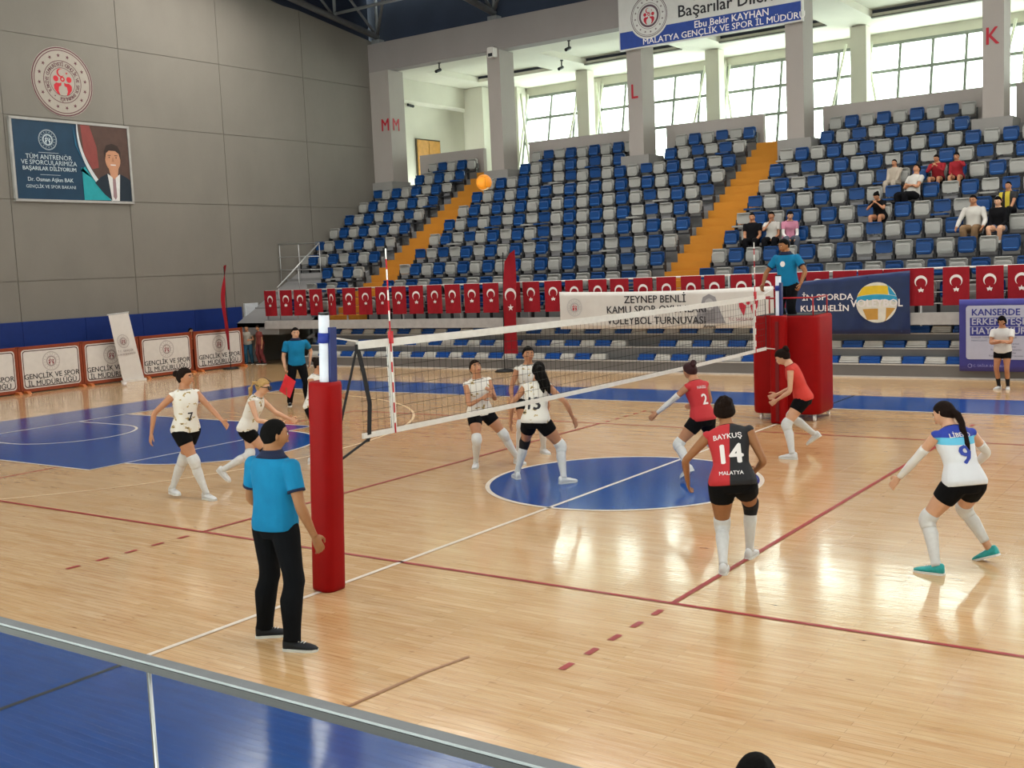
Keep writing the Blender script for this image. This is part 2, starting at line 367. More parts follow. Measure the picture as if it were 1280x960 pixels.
MB().rbox((-.13, -.26, -.3), (.13, 0, .05), .04, axis='y').build('cabinet', mat('white_plastic', 'cfcac4', .5), t); MB().cyl((0, 0, 0), .07, .02, 14).mesh
MB().box((-.09, -.275, -.27), (.09, -.26, -.16)).build('grille', M_BLK, t)
t = thing('wall_camera', 'small camera fixed to the white wall above the wooden door', 'camera', at(507, 132, 'x', -22.9))
MB().box((0, -.05, -.06), (.2, .05, .06)).build('bracket', mat('white_plastic', 'cfcac4', .5), t); MB().tube([(.2, -.1, 0), (.2, .25, -.03)], .06, 8).build('housing', M_BLK, t)
# side wall of the gallery with its recess and wooden door
gw = MB(); X1 = -22.3
gw.box((X1-.9, 20.8, 6.2), (X1-.7, 29, 10.7)); gw.box((X1-.7, 20.8, 6.2), (X1, 22.4, 10.7)); gw.box((X1-.7, 22.4, 9.78), (X1, 27.3, 10.7)); gw.box((X1-.7, 27.3, 6.2), (X1, 29, 10.7))
struct('wall_left_gallery', gw, M_WHITE)
d = MB().box((-22.98, 23.85, 6.28), (-22.92, 25.45, 8.42)); d.box((-22.92, 23.9, 6.3), (-22.89, 24.63, 8.36), 1); d.box((-22.92, 24.67, 6.3), (-22.89, 25.4, 8.36), 1)
struct('door_2', d, [mat('dark_door_frame', '4c4434', .6), mat('honey_wood_door', 'c08a3e', .5, .15)])
# window wall: bays of leaning frames with glass and white steel struts
def glass():
    t = NT('clear_glass'); t.t.nodes.remove(t.b); tr = t.n('ShaderNodeBsdfTransparent'); tr.inputs[0].default_value = (.93, .99, .95, 1)
    gl = t.n('ShaderNodeBsdfGlossy'); gl.inputs['Roughness'].default_value = .05; m = t.n('ShaderNodeMixShader'); m.inputs[0].default_value = .05
    t.l(tr.outputs[0], m.inputs[1]); t.l(gl.outputs[0], m.inputs[2]); t.l(m.outputs[0], t.t.nodes['Material Output'].inputs[0]); return t.m
M_GLASS = glass(); M_MULL = mat('grey_window_frame', '7f847c', .5); M_STRUT = mat('white_steel', 'd4d6c6', .5)
struct('wall_far_outer', MB().box((-25, 28.6, 10.25), (14, 28.9, 10.75)).box((-25, 27.75, 6.28), (14, 27.95, 6.9)), M_WHITE)
def lean(z): return 27.85+(z-6.9)*.22
for i in range(len(PXS)-1):
    a, b = max(PXS[i][0], -20.4), PXS[i+1][0]
    w = struct('window_%d' % (i+1), MB().prism([(lean(6.9)-.04, 6.86), (lean(10.25)-.04, 10.21), (lean(10.25)+.1, 10.28), (lean(6.9)+.1, 6.9)], a-.06, a+.06, 'x'), M_MULL)
    n = 5 if i else 3; st = (b-a)/n
    for k in range(n):
        x = a+st*k
        if k: MB().prism([(lean(6.9), 6.9), (lean(10.25), 10.25), (lean(10.25)+.08, 10.25), (lean(6.9)+.08, 6.9)], x-.045, x+.045, 'x').build('mullion', M_MULL, w)
        for z0, z1 in ((6.9, 8.2), (8.2, 9.25), (9.25, 10.25)):
            MB().add([(x, lean(z0)+.05, z0), (x+st, lean(z0)+.05, z0), (x+st, lean(z1)+.05, z1), (x, lean(z1)+.05, z1)], [(0, 1, 2, 3)]).build('pane', M_GLASS, w)
    for z in (6.9, 8.2, 9.25, 10.22): MB().box((a, lean(z)-.03, z-.055), (b, lean(z)+.09, z+.055)).build('transom', M_MULL, w)
    sm = MB(); x = a-.1
    MB().prism([(lean(6.9)-.12, 6.3), (lean(10.4)-.12, 10.55), (lean(10.4)+.12, 10.55), (lean(6.9)+.12, 6.3)], x-.32, x+.06, 'x').build('slanted_column', M_WHITE, w)
    for p, q, r in (((x+1.0, 27.3, 6.3), (x+.2, 27.9, 10.3), .05), ((x+.25, 27.2, 6.35), (x+.3, 28.3, 10.3), .045), ((x-.4, 27.6, 10.25), (x-1.2, 27.3, 6.5), .05), ((x-.3, 27.4, 6.4), (x-1.9, 27.5, 7.1), .04)):
        sm.tube([p, q], r, 8)
    sm.build('steel_strut', M_STRUT, w, True)
# window end strip beside the gallery wall is plain wall
struct('wall_far_end', MB().box((-23.2, 27.75, 6.2), (-20.4, 28.4, 10.7)), M_WHITE)

# ------------------------------------------------------------ roof and its trusses
M_ROOF = mat('dark_navy_roof_sheet', '232b3c', .7, .1, 1); M_TRUSS = mat('grey_painted_tube', '6e7073', .55)
rf = MB().add([(-25, 20.5, roofz(20.5)+1.9), (24, 20.5, roofz(20.5)+1.9), (24, 0, roofz(0)+2.0), (-25, 0, roofz(0)+2.0), (-25, -24, 14.5), (24, -24, 14.5)], [(0, 1, 2, 3), (3, 2, 5, 4)])
rf.box((-25, 20.5, 10.95), (24, 29, 11.1)); rf.box((-25, 20.75, 11.1), (24, 21, 14))
rf.prism([(20.6, 11.7), (20.6, 13.9), (0, 17.2), (0, 15.0)], WX-.3, WX-.05, 'x')
struct('ceiling_hall', rf, M_ROOF)
def truss(x, k):
    mb = MB(); t = thing('roof_truss', ['grey tube truss running up along the left wall', 'grey tube roof truss resting on the second pillar', 'grey tube roof truss above the pillar with the letter L', 'grey tube roof truss above the pillar right of the sign', 'grey tube roof truss above the pillar with the letter K', 'grey tube roof truss beyond the pillar with the letter K'][k], 'roof truss', (x, 20.6, 11.7))
    n = 9; st = 2.3
    lo = [(0, -st*j, .22+.158*st*j) for j in range(n)]; hi = [(0, -st*j, 1.75+.158*st*j) for j in range(n)]
    MB().tube([lo[0], lo[-1]], .12, 8).build('bottom_chord', M_TRUSS, t, True); MB().tube([hi[0], hi[-1]], .11, 8).build('top_chord', M_TRUSS, t, True)
    for j in range(n):
        MB().tube([lo[j], hi[j]], .06, 8).build('upright', M_TRUSS, t, True)
        if j < n-1: MB().tube([lo[j], hi[j+1]], .05, 8).build('diagonal', M_TRUSS, t, True)
    MB().box((-.2, -.15, -.04), (.2, .15, .1)).build('bearing_plate', M_TRUSS, t)
for k, x in enumerate((-21.9, -16.35, -10.7, -5.25, .35, 5.9)): truss(x, k)
for k in range(5):
    xs_ = (-21.9, -16.35, -10.7, -5.25, .35, 5.9); a, b = xs_[k], xs_[k+1]; m_ = (a+b)/2
    t = thing('roof_bracing', 'crossed grey tubes bracing the roof over %s' % ['the corner bay with the wooden door', 'the bay left of the letter L', 'the bay behind the congratulation sign', 'the bay left of the letter K', 'the bay right of the letter K'][k], 'roof bracing', (a, 20.5, 11.9))
    for p, q in (((.1, 0, .1), ((b-a)/2, -2.2, 2.0)), (((b-a)/2, -2.2, 2.0), (b-a-.1, 0, .1)), ((.1, -2.3, .5), (b-a-.1, -2.3, .5))):
        MB().tube([p, q], .06, 8).build('brace', M_TRUSS, t, True)

# outer shell beyond the frame
struct('wall_right', MB().box((24, -24, 0), (24.3, 29, 14.5)), M_WALL)
struct('wall_near', MB().box((-24, -24.3, -.1), (24, -24, 6)).box((-24, -24.3, 6.7), (24, -24, 15)), M_WALL)
# ------------------------------------------------------------ fixed stands
def T(k): return 1.35+.49*(k-1)
def Y(k): return 12.95+.83*(k-1)
M_TREAD = plaster('stand_concrete', '7d7c7c', .1); M_YEL = plaster('ochre_stair_paint', 'b0741a', .1)
gs = place(bpy.data.objects.new('grandstand', None), None, (0, 12.95, 1.2), kind='structure')
def blk(x0, x1, k0, name='tier'):
    for k in range(k0, 12):
        y0 = Y(k); y1 = Y(k+1) if k < 11 else 22.1
        MB().box((x0, y0-12.95, T(k)-.49-1.2 if k > 1 else -.0), (x1, y1-12.95+.02, T(k)-1.2)).build(name, M_TREAD, gs)
blk(-20.2, -18.2, 1); blk(-22.28, -20.2, 4); blk(-17.0, -7.0, 1); blk(-5.8, 4.3, 1); blk(5.6, 12, 1)
mb = MB(); 
for k in range(1, 4): mb.box((-22.28, Y(k)-12.95, T(k)-.49-1.2+.15), (-20.2, Y(k+1)-12.95, T(k)-1.2+.05))
mb.build('landing_step', M_TREAD, gs)
M_FASC = mat('pale_grey_slab_paint', 'a9a7a6', .6)
MB().box((-20.8, -.06, -.0), (12, .05, .27)).build('front_kerb', M_FASC, gs)
mb = MB(); mb.prism([(.0, .20), (9.2, 5.1), (9.2, 4.7), (.0, .05)], -22.28, -18.8, 'x'); mb.build('underside_slab', M_TREAD, gs)
MB().box((-18.95, .9, -1.2), (12, 1.1, .1)).build('rear_wall', M_TREAD, gs)
MB().prism([(0, -.3), (.9, -.3), (.9, .1)], -18.95, -18.8, 'x').build('end_wall', M_TREAD, gs)
struct('wall_passage', MB().box((-22.28, 16.4, 0), (-18.8, 16.5, 3.5)).box((-18.9, 13.2, 0), (-18.8, 16.5, 2.0)), mat('dim_blue_grey_wall', '5f6870', .8))

def stairs(x0, x1, label):
    t = thing('stairway', label, 'stairs', ((x0+x1)/2, 12.95, 1.35)); w = (x1-x0)/2
    for k in range(1, 12):
        for h in (0, 1):
            y0 = Y(k)-12.95+(.415 if h else 0)-.05; z1 = T(k)-1.35+(.245 if h else 0)+.0
            MB().box((-w, y0, max(z1-.5, -.15)), (w, y0+(.44 if not (k == 11 and h) else .9), z1)).build('step', M_YEL, t)
stairs(-18.2, -17.0, 'ochre yellow stairway between the corner seat block and the middle seat block')
stairs(-7.0, -5.8, 'ochre yellow stairway rising behind the umpire platform between middle and right seat blocks')

# seats
M_SB = mat('blue_seat_plastic', '0b3b72', .38, .05); M_SW = mat('white_seat_plastic', '979692', .4, .05); M_SF = mat('dark_seat_frame', '2c2d30', .6)
M_TRIM_B = mat('light_blue_seat_rim', '3a74bd', .4); M_TRIM_W = mat('grey_seat_rim', '8f8f8c', .5)
def seat_meshes(cm, rim):
    R = {}
    b = MB(); P = rounded(-.205, .50, .205, .80, .06, 3)
    def panel(y0, y1, sc): return [(x*sc, y0 if False else y, z) for (x, z), y in ((p, y1) for p in P)]
    b.rings([[(x, -.025+.0*z, z) for x, z in P], [(x*.985, .03, (z-.65)*.985+.65) for x, z in P]])
    b.rbox((-.175, -.07, .765), (.175, .0, .802), .015, axis='x')
    R['backrest'] = b.mesh('backrest', cm)
    f = MB(); Q = rounded(-.185, .42, .185, .72, .07, 3)
    f.rings([[(x, -.075, z) for x, z in Q], [(x*.97, -.125, (z-.57)*.96+.57) for x, z in Q], [(x*.80, -.135, (z-.57)*.78+.57) for x, z in Q]])
    f.box((-.15, -.142, .49), (.15, -.12, .505), 1)
    R['pan_up'] = f.mesh('seat_pan', [cm, rim])
    d = MB(); Q = rounded(-.2, -.46, .2, -.06, .08, 3); d.rings([[(x, y, .40) for x, y in Q], [(x, y, .445) for x, y in Q]])
    R['pan_down'] = d.mesh('seat_pan', cm)
    g = MB(); Q = rounded(-.17, .02, .17, .42, .03, 2); g.rings([[(x, -.01, z) for x, z in Q], [(x, .02, z) for x, z in Q]])
    R['panel_grey'] = g.mesh('lower_panel', mat('grey_support_panel', '77777a', .6))
    k = MB()
    for sx in (-.222, .222):
        k.box((sx-.014, -.13, .30), (sx+.014, .05, .44)); k.box((sx-.014, -.03, 0), (sx+.014, .03, .62))
    k.box((-.24, -.05, .30), (.24, .0, .345)); k.box((-.2, -.11, .30), (.2, -.06, .35)); k.box((-.24, -.06, 0), (-.2, .06, .012)); k.box((.2, -.06, 0), (.24, .06, .012))
    R['frame'] = k.mesh('frame', M_SF); return R
SM = {'blue': seat_meshes(M_SB, M_TRIM_B), 'white': seat_meshes(M_SW, M_TRIM_W)}
PITCH = .485; seats = []
occupied = {}     # filled with the seats where people sit (block, row, column)
for k in range(1, 12):
    for blkname, n in (('corner', 8), ('middle', 20), ('right', 22)):
        for j in range(n):
            if blkname == 'corner':
                x = -18.5-PITCH*j; c = 'blue' if (k+j) % 2 == 0 else 'white'
                if k < 4 and x < -20.1: continue
                if x < -22.05: continue
            elif blkname == 'middle': x = -7.28-PITCH*j; c = 'white' if (k+j) % 2 == 0 else 'blue'
            else: x = -5.42+PITCH*j; c = 'blue' if (k+j) % 2 == 0 else 'white'
            y = Y(k)+.55
            q = px((x, y, T(k)+.6))
            if not -20 < q[0] < 1310: continue
            if k >= 10 and any(a-.45 < x < b+.45 for a, b in PXS): continue
            seats.append((q[2], x, y, k, j, c, blkname))
rs = random.Random(11)
SITTERS = {}   # px column -> filled below, seat pans there are down
people_seats = [(-5.1, 4), (-4.6, 4), (-4.15, 4), (-2.0, 5), (-1.5, 7), (-1.7, 6), (-1.0, 7), (-.6, 7), (.7, 4), (1.2, 4), (1.1, 5)]
seats.sort()
def seat_state(s):
    _, x, y, k, j, c, b = s
    r = rs.random()
    return 'up' if r < .76 else ('none' if r < .91 else 'down')
BN = {'corner': 'left of the corner stairway', 'middle': 'left of the stairway behind umpire', 'right': 'right of the stairway behind umpire'}
rest = MB(); restc = []
NS = 0
M_RESTM = [M_SB, M_SW, M_SF, mat('grey_support_panel', '77777a', .6), M_TRIM_B, M_TRIM_W]
def merge(mb, me, M, mm):
    o = len(mb.v); mb.v += [tuple(M @ v.co) for v in me.vertices]
    for p in me.polygons: mb.f.append(tuple(i+o for i in p.vertices)); mb.m.append(mm[p.material_index])
for s in seats:
    d, x, y, k, j, c, b = s; st = seat_state(s); R = SM[c]
    if NS < 300:
        NS += 1
        what = {'up': 'pan folded up', 'none': 'no pan', 'down': 'pan down'}[st]
        t = thing('arena_seat', '%s seat, %s row, %s %s, %s' % (c, ordinal(k), ordinal(j+1), BN[b], what), 'seat', (x, y, T(k)), 0, 'arena seats of the fixed stand')
        place(bpy.data.objects.new('frame', R['frame']), t); place(bpy.data.objects.new('backrest', R['backrest']), t)
        if st == 'none': place(bpy.data.objects.new('lower_panel', R['panel_grey']), t)
        else: place(bpy.data.objects.new('seat_pan', R['pan_up' if st == 'up' else 'pan_down']), t)
    else:
        M = Matrix.Translation((x, y, T(k))); ci = 0 if c == 'blue' else 1; ri = 4+ci
        merge(rest, R['frame'], M, [2]); merge(rest, R['backrest'], M, [ci])
        if st == 'none': merge(rest, R['panel_grey'], M, [3])
        else: merge(rest, R['pan_up' if st == 'up' else 'pan_down'], M, [ci, ri])
rest.build('arena_seats', M_RESTM, None, kind='stuff', label='blue and white arena seats in the farther rows and corner of the grandstand', category='seats')

# ------------------------------------------------------------ folded bleacher in front
M_BF = mat('bleacher_grey_steel', '6f6e6e', .5, .06, 2); M_EDGE = mat('bright_edge_strip', 'c2c0bd', .35)
bl = thing('folding_bleacher', 'folded grey steel bleacher at the foot of the grandstand', 'bleacher', (-3.5, 12.9, 0))
BT = [.32, .66, .98]
for k in range(3):
    y0 = .28*k-.02; z1 = BT[k]
    MB().box((-15.5, y0, (0.02 if k == 0 else BT[k-1]-.02)), (14, y0+.035, z1)).build('fascia', M_BF, bl)
    MB().box((-15.5, y0-.015, z1-.03), (14, y0+.05, z1)).build('edge_strip', M_EDGE, bl)
    MB().box((-15.5, y0+.035, z1-.03), (14, y0+.62, z1-.002)).build('deck', M_BF, bl)
MB().box((-15.5, -.03, 0), (14, -.015, .035)).build('foot_rail', M_EDGE, bl)
def folded(c):
    m = MB()
    if c == 'blue':
        m.rbox((-.236, -.03, .0), (.236, .36, .075), .03, axis='z'); m.rbox((-.225, .03, .075), (.225, .33, .155), .03, axis='z')
    else:
        for q in range(3): m.rbox((-.232+.010*q, -.03+.035*q, .012+.048*q), (.232-.010*q, .35, .050+.048*q), .03, axis='z')
        m.box((-.2, .04, .0), (.2, .33, .13))
    return m.mesh('bleacher_seat', mat('bleacher_blue_plastic', '1450a0', .4) if c == 'blue' else mat('bleacher_white_plastic', 'd0cfcb', .4))
FM = {'blue': folded('blue'), 'white': folded('white')}; n = 0
for k in range(3):
    for j in range(62):
        x = -18.7+.485*j
        if px((x, 12.95, BT[k]))[0] > 1300: continue
        if (k == 1 and j in (24, 25)) or (k == 0 and j in (23, 24)): continue
        c = 'blue' if (j+k) % 2 else 'white'
        o = bpy.data.objects.new('bleacher_seat', FM[c])
        place(o, None, (x, 12.95+.28*k, BT[k]), label='%s folded pad seat on the %s bleacher row, %s from its left end' % (c, ('lowest', 'middle', 'topmost')[k], ordinal(j+1)), category='seat', group='folded seats on the bleacher rows')

# ------------------------------------------------------------ railing and flags
def fine(mb, L=.07):
    'cut print into pieces small enough to follow a waving or rounded sheet'
    bm = bmesh.new(); vs = [bm.verts.new(v) for v in mb.v]
    for f, m in zip(mb.f, mb.m):
        try: bm.faces.new([vs[i] for i in f]).material_index = m
        except ValueError: pass
    bmesh.ops.triangulate(bm, faces=[f for f in bm.faces if len(f.verts) > 3])
    for _ in range(6):
        e = [e for e in bm.edges if e.calc_length() > L]
        if not e: break
        bmesh.ops.subdivide_edges(bm, edges=e, cuts=1); bmesh.ops.triangulate(bm, faces=[f for f in bm.faces if len(f.verts) > 3])
    bm.verts.index_update(); mb.v = [tuple(v.co) for v in bm.verts]; mb.f = [tuple(v.index for v in f.verts) for f in bm.faces]; mb.m = [f.material_index for f in bm.faces]; bm.free()
M_RAIL = mat('brushed_steel', 'b4b4b4', .3, metal=.6); M_RAILW = mat('white_rail_paint', 'd8d4d0', .4)
rl = thing('guard_railing', 'white steel railing along the front of the grandstand carrying flags', 'railing', (-4, 12.98, 1.47))
MB().tube([(-16.75, 0, .98), (16, 0, .98)], .024, 8).build('top_rail', M_RAILW, rl, True)
for z in (.2, .45, .7): MB().tube([(-16.75, .02, z), (16, .02, z)], .010, 6).build('mid_rail', M_RAIL, rl, True)
for x in (-16.7, -15.3, -13.1, -10.8, -8.6, -6.2, -4.7, -2.4, -.2, 2.0, 4.4, 6.4, 8.6, 10.8): MB().box((x-.02, -.02, -.3), (x+.02, .02, .98)).build('post', M_RAIL, rl)
lr = thing('landing_railing', 'grey tube handrail at the corner steps beside the left wall', 'railing', (-20.2, 13, 1.6))
MB().tube([(-2.0, 2.05, 2.45), (0, 2.05, 2.4), (0, 0, .95)], .026, 8).build('handrail', M_RAIL, lr, True)
for p, q in (((-1.95, 2.05, 1.1), (-1.95, 2.05, 2.45)), ((-1.0, 2.05, 1.1), (-1.0, 2.05, 2.42)), ((0, 2.05, .9), (0, 2.05, 2.4)), ((0, 1.0, .55), (0, 1.0, 1.65)), ((0, .05, -.1), (0, .05, .95)), ((-2, 2.05, 2.0), (0, 2.05, 1.95)), ((-2, 2.05, 1.55), (0, 2.05, 1.5))): MB().tube([p, q], .016, 6).build('baluster', M_RAIL, lr, True)
M_FLAG = mat('red_flag_cloth', '8f0f1e', .8, .06, 8); M_FW = mat('white_print', 'e4dedd', .7, .02)
FX = [337, 356.6, 374.5, 394.4, 413.7, 435.6, 456.2, 477.4, 498, 519.8, 542.8, 565, 589.4, 613.3, 640, 663.5, 691.2, 717.7, 747, 774, 803.7, 833, 863.7, 893, 926.7, 958, 990, 1022, 1056, 1088, 1120, 1151, 1195, 1237, 1277]
def cloth(w, h, nx, nz, f): 
    return [(-w/2+w*i/nx+0, f(i/nx, j/nz), -h*j/nz) for j in range(nz+1) for i in range(nx+1)], [(j*(nx+1)+i, j*(nx+1)+i+1, (j+1)*(nx+1)+i+1, (j+1)*(nx+1)+i) for j in range(nz) for i in range(nx)]
def drape(mb, f, w, h):
    'push flat print onto the waving sheet'
    fine(mb)
    mb.v = [(v[0], f(v[0]/w+.5, -v[2]/h)+v[1], v[2]) for v in mb.v]
for i, fx in enumerate(FX):
    P = at(fx, 370, 'y', 12.92); w = .56*(.6 if i == 4 else 1); h = .84; ph = i*1.7; rr = random.Random(i)
    f = lambda u, v, ph=ph: .016*sin(u*7+ph+v*1.2)*(.3+v)
    V, F = cloth(w, h, 8, 8, f); mb = MB().add(V, F)
    z0 = 2.465
    t = thing('hanging_flag', 'red crescent flag, %s from the left along the grandstand railing' % ordinal(i+1), 'flag', (P.x, 12.935, z0), 0, 'red flags hung along the grandstand railing')
    mb.build('cloth', M_FLAG, t, True)
    M = frame((0, 0, 0), (1, 0, 0), (0, 0, 1)); pr_ = MB(); s = w/.56
    crescent(pr_, 0, -.30, .135, M, 0, .006, rot=-90); flat(pr_, [(a*s, b) for a, b in star(0, -.49, .065, 90)], M, 0, .006)
    if i == 4: pr_.v = [(v[0]*.6, v[1], v[2]) for v in pr_.v]
    drape(pr_, f, w, h); pr_.build('crescent_and_star', M_FW, t)

def banner(name, label, cat, x0, z0, x1, z1, y, m, amp=.012, seed=0, tops=None):
    'sheet hung in the plane y; returns thing, frame matrix and drape'
    w, h = x1-x0, z1-z0; nx, nz = int(w*8), max(6, int(h*8))
    top = tops or (lambda u: 0)
    f = lambda u, v: amp*(sin(u*w*5+seed+v*2)+.6*sin(u*w*11+v*5+seed))
    vs = []; fs = []
    for d in (0, .004):
        for j in range(nz+1):
            for i in range(nx+1):
                u, v = i/nx, j/nz; vs.append((u*w, f(u, v)+d, h-(h*v)-(1-v)*top(u)))
    n = (nx+1)*(nz+1)
    fs = [(j*(nx+1)+i, j*(nx+1)+i+1, (j+1)*(nx+1)+i+1, (j+1)*(nx+1)+i) for j in range(nz) for i in range(nx)]
    fs += [tuple(a+n for a in q[::-1]) for q in fs]
    E_ = [i for i in range(nx+1)]; fs += [(i, i+1, n+i+1, n+i) for i in range(nx)]+[((nz)*(nx+1)+i, (nz)*(nx+1)+i+1, n+(nz)*(nx+1)+i+1, n+(nz)*(nx+1)+i) for i in range(nx)]
    t = thing(name, label, cat, (x0, y, z0)); MB().add(vs, fs).build('sheet', m, t, True)
    def put(mb, mats, nm):
        fine(mb); mb.v = [(v[0], f(v[0]/w, 1-v[2]/h)+v[1]-.010, v[2]) for v in mb.v]; return mb.build(nm, mats, t)
    return t, frame((0, 0, 0), (1, 0, 0), (0, 0, 1)), put, w, h
M_BAN = mat('white_banner_vinyl', 'cfcbc6', .5, .03, 3); M_INK = mat('black_ink', '26242a', .6); M_REDI = mat('red_ink', 'b8283a', .6); M_GREYI = mat('grey_ink', '8a888c', .6); M_LG = mat('light_grey_ink', 'a9a8aa', .6)
t, Mb, put, w, h = banner('tournament_banner', 'white tournament banner reading ZEYNEP BENLİ tied on the railing', 'banner', -9.1, 1.15, -3.0, 2.16, 12.84, M_BAN, tops=lambda u: .05*sin(u*pi))
mb = MB(); letter(mb, 'ZEYNEP BENLİ', .27, Mb, 2.9, .75, bold=.018); letter(mb, 'KAMU SPOR OYUNLARI', .27, Mb, 2.9, .49, bold=.018, xs=1.0); letter(mb, 'VOLEYBOL TURNUVASI', .27, Mb, 2.9, .20, bold=.018, xs=1.0); put(mb, M_INK, 'lettering')
mb = MB(); emblem(mb, .48, .58, .24, Mb, 0, 1); put(mb, [M_LG, M_REDI], 'emblem')
mb = MB(); x = 4.42
flat(mb, [(x-.42, .12), (x+.42, .12), (x+.36, .28), (x+.24, .36), (x+.22, .62), (x+.17, .78), (x, .86), (x-.17, .78), (x-.22, .62), (x-.24, .36), (x-.36, .28)], Mb, 0)
flat(mb, disc(x, .60, .15, 18, .82), Mb, 1, .004); flat(mb, [(x-.16, .48), (x+.16, .48), (x+.15, .16), (x-.15, .16)], Mb, 2, .003); letter(mb, 'Arisna', .13, Mb, x, .05, 3, bold=.02)
for q in range(5): flat(mb, rect(x-.13, .20+.05*q, x+.13, .215+.05*q), Mb, 0, .005)
flat(mb, rect(x-.08, .63, x-.03, .645), Mb, 3, .006); flat(mb, rect(x+.03, .63, x+.08, .645), Mb, 3, .006); flat(mb, rect(x-.04, .52, x+.04, .53), Mb, 3, .006)
put(mb, [M_GREYI, M_LG, mat('mid_grey_ink', '767478', .6), M_INK], 'portrait_sketch')
mb = MB(); x = 5.45
flat(mb, disc(x, .62, .05, 12), Mb, 0)
for s_ in (-1, 1): flat(mb, [(x+s_*.05, .55), (x+s_*.26, .70), (x+s_*.24, .52), (x+s_*.08, .46), (x+s_*.12, .30)], Mb, 0)
letter(mb, 'T.C. SAĞLIK BAKANLIĞI', .10, Mb, x, .22, 1, bold=.01); put(mb, [M_REDI, mat('pale_red_ink', '9c5560', .6)], 'ministry_mark')

M_NAVY = mat('navy_banner_vinyl', '182852', .35, .12, 4)
t, Mb, put, w, h = banner('volleyball_banner', 'navy banner with a big volleyball and the word VOLEYBOL, right of the umpire', 'banner', -2.7, 1.0, .2, 2.42, 12.84, M_NAVY, .025, 2, tops=lambda u: .20*(1-u))
mb = MB(); letter(mb, 'İN SPORDA', .20, Mb, 1.02, .86, bold=.03, xs=1.15); put(mb, M_FW, 'lettering'); mb = MB(); letter(mb, 'KULUBELİN', .20, Mb, .95, .60, bold=.03, xs=1.1); put(mb, M_FW, 'lettering')
mb = MB(); cx, cy, R = 2.16, .72, .46
flat(mb, disc(cx, cy, R, 40), Mb, 0, .002)
def bandpoly(y0, y1, x0=-1, x1=1, n=10, bow=.12):
    up = []; dn = []
    for k in range(n+1):
        u = x0+(x1-x0)*k/n
        for L_, yy in ((up, y1), (dn, y0)):
            v = yy+bow*(1-u*u); lim = sqrt(max(0, 1-v*v)) if abs(v) < 1 else 0; uu = max(-lim, min(lim, u)); L_.append((cx+R*uu, cy+R*v))
    return up+dn[::-1]
flat(mb, bandpoly(.30, .72, -.95, .55), Mb, 1, .004); flat(mb, bandpoly(.02, .28), Mb, 2, .004); flat(mb, bandpoly(.3, .8, .62, .95, 4), Mb, 2, .004)
flat(mb, bandpoly(-.9, -.35, -.7, .05, 8, .05), Mb, 3, .004); flat(mb, bandpoly(-.95, -.3, .45, .9, 6, .05), Mb, 3, .004)
letter(mb, 'VOLEYBOL', .235, Mb, cx, cy-.02, 4, bold=.035, xs=1.02, off=.009)
put(mb, [mat('ball_white_print', 'd6d2c6', .5), mat('ball_yellow_print', 'd9b62a', .5), mat('ball_cyan_print', '2c95bd', .5), mat('ball_ochre_print', 'b98a3c', .5), M_FW], 'volleyball_print')

M_PURP = mat('violet_banner_vinyl', '3c3b85', .4, .08, 4); M_PALE = mat('pale_lilac_print', 'b0b2c6', .5, .03)
t, Mb, put, w, h = banner('health_banner', 'violet and white banner reading KANSERDE ERKEN TEŞHİS hung over the bleacher', 'banner', 1.28, .2, 3.4, 1.76, 12.70, M_PURP, .012, 4)
mb = MB(); flat(mb, rounded(.14, .26, 2.0, 1.42, .06), Mb, 0, .002)
for i_, (s_, yy) in enumerate((('KANSERDE', 1.27), ('ERKEN TEŞHİS', 1.07), ('HAYAT KURTARIR', .87))):
    wd = (.92, 1.30, 1.56)[i_]
    if i_: flat(mb, rect(.22, yy-.10, .22+wd, yy+.09), Mb, 1, .004)
    letter(mb, s_, .20, Mb, .25, yy, 0 if i_ else 1, align='LEFT', bold=.03, off=.007)
for q in range(7):
    letter(mb, ['KANSER TARAMALARI ÜCRETSİZDİR', 'MAMOGRAFİ', 'Meme kanseri taraması', '40-69 yaş kadınlar', 'Rahim ağzı kanseri taraması', '30-65 yaş kadınlar', 'Kalın bağırsak kanseri taraması'][q], .055, Mb, .95 if q > 1 else .25, .73-.065*q, 2, align='CENTER' if q > 1 else 'LEFT', off=.004)
letter(mb, 'T.C. SAĞLIK BAKANLIĞI', .07, Mb, .6, .12, 3, off=.004); ringflat(mb, .22, .12, .035, .045, Mb, 3)
put(mb, [M_PALE, mat('violet_ink', '2f3486', .5), mat('slate_ink', '5a5b74', .6), mat('faint_lilac_ink', '8f8fc8', .6)], 'print')

# congratulation sign on the beam
SX0, SX1 = -11.08, -4.95
sg = thing('congratulation_sign', 'large white and blue sign with round emblem hung on the beam', 'sign', (SX0, 20.3, 9.82)); Mb = frame((0, -.05, 0), (1, 0, 0), (0, 0, 1))
MB().box((-.04, -.04, -.04), (SX1-SX0+.04, .1, 2.3)).build('panel', mat('sign_white', 'c9c7c4', .5, .03), sg)
mb = MB(); flat(mb, rect(0, 0, SX1-SX0, .54), Mb, 0, .002); flat(mb, disc(1.08, .92, .72, 40), Mb, 1, .004); emblem(mb, 1.08, .92, .66, Mb, 2, 3, None, off=.007)
mb.build('emblem_and_band', [mat('sign_blue', '24408c', .5), MATS['sign_white'], mat('dark_plum_ink', '5c4650', .6), M_REDI], sg)
mb = MB(); letter(mb, 'Ebu Bekir KAYHAN', .30, Mb, 3.9, .38, 1, bold=.015, off=.006); letter(mb, 'MALATYA GENÇLİK VE SPOR İL MÜDÜRÜ', .27, Mb, 3.55, .13, 1, bold=.012, off=.006, xs=1.07)
letter(mb, 'Başarılar Dilerim.', .52, Mb, 3.95, .86, 0, bold=.02, off=.006); letter(mb, 'Sporcularımıza', .52, Mb, 3.95, 1.42, 0, bold=.02, off=.006)
mb.build('lettering', [M_INK, M_FW], sg)

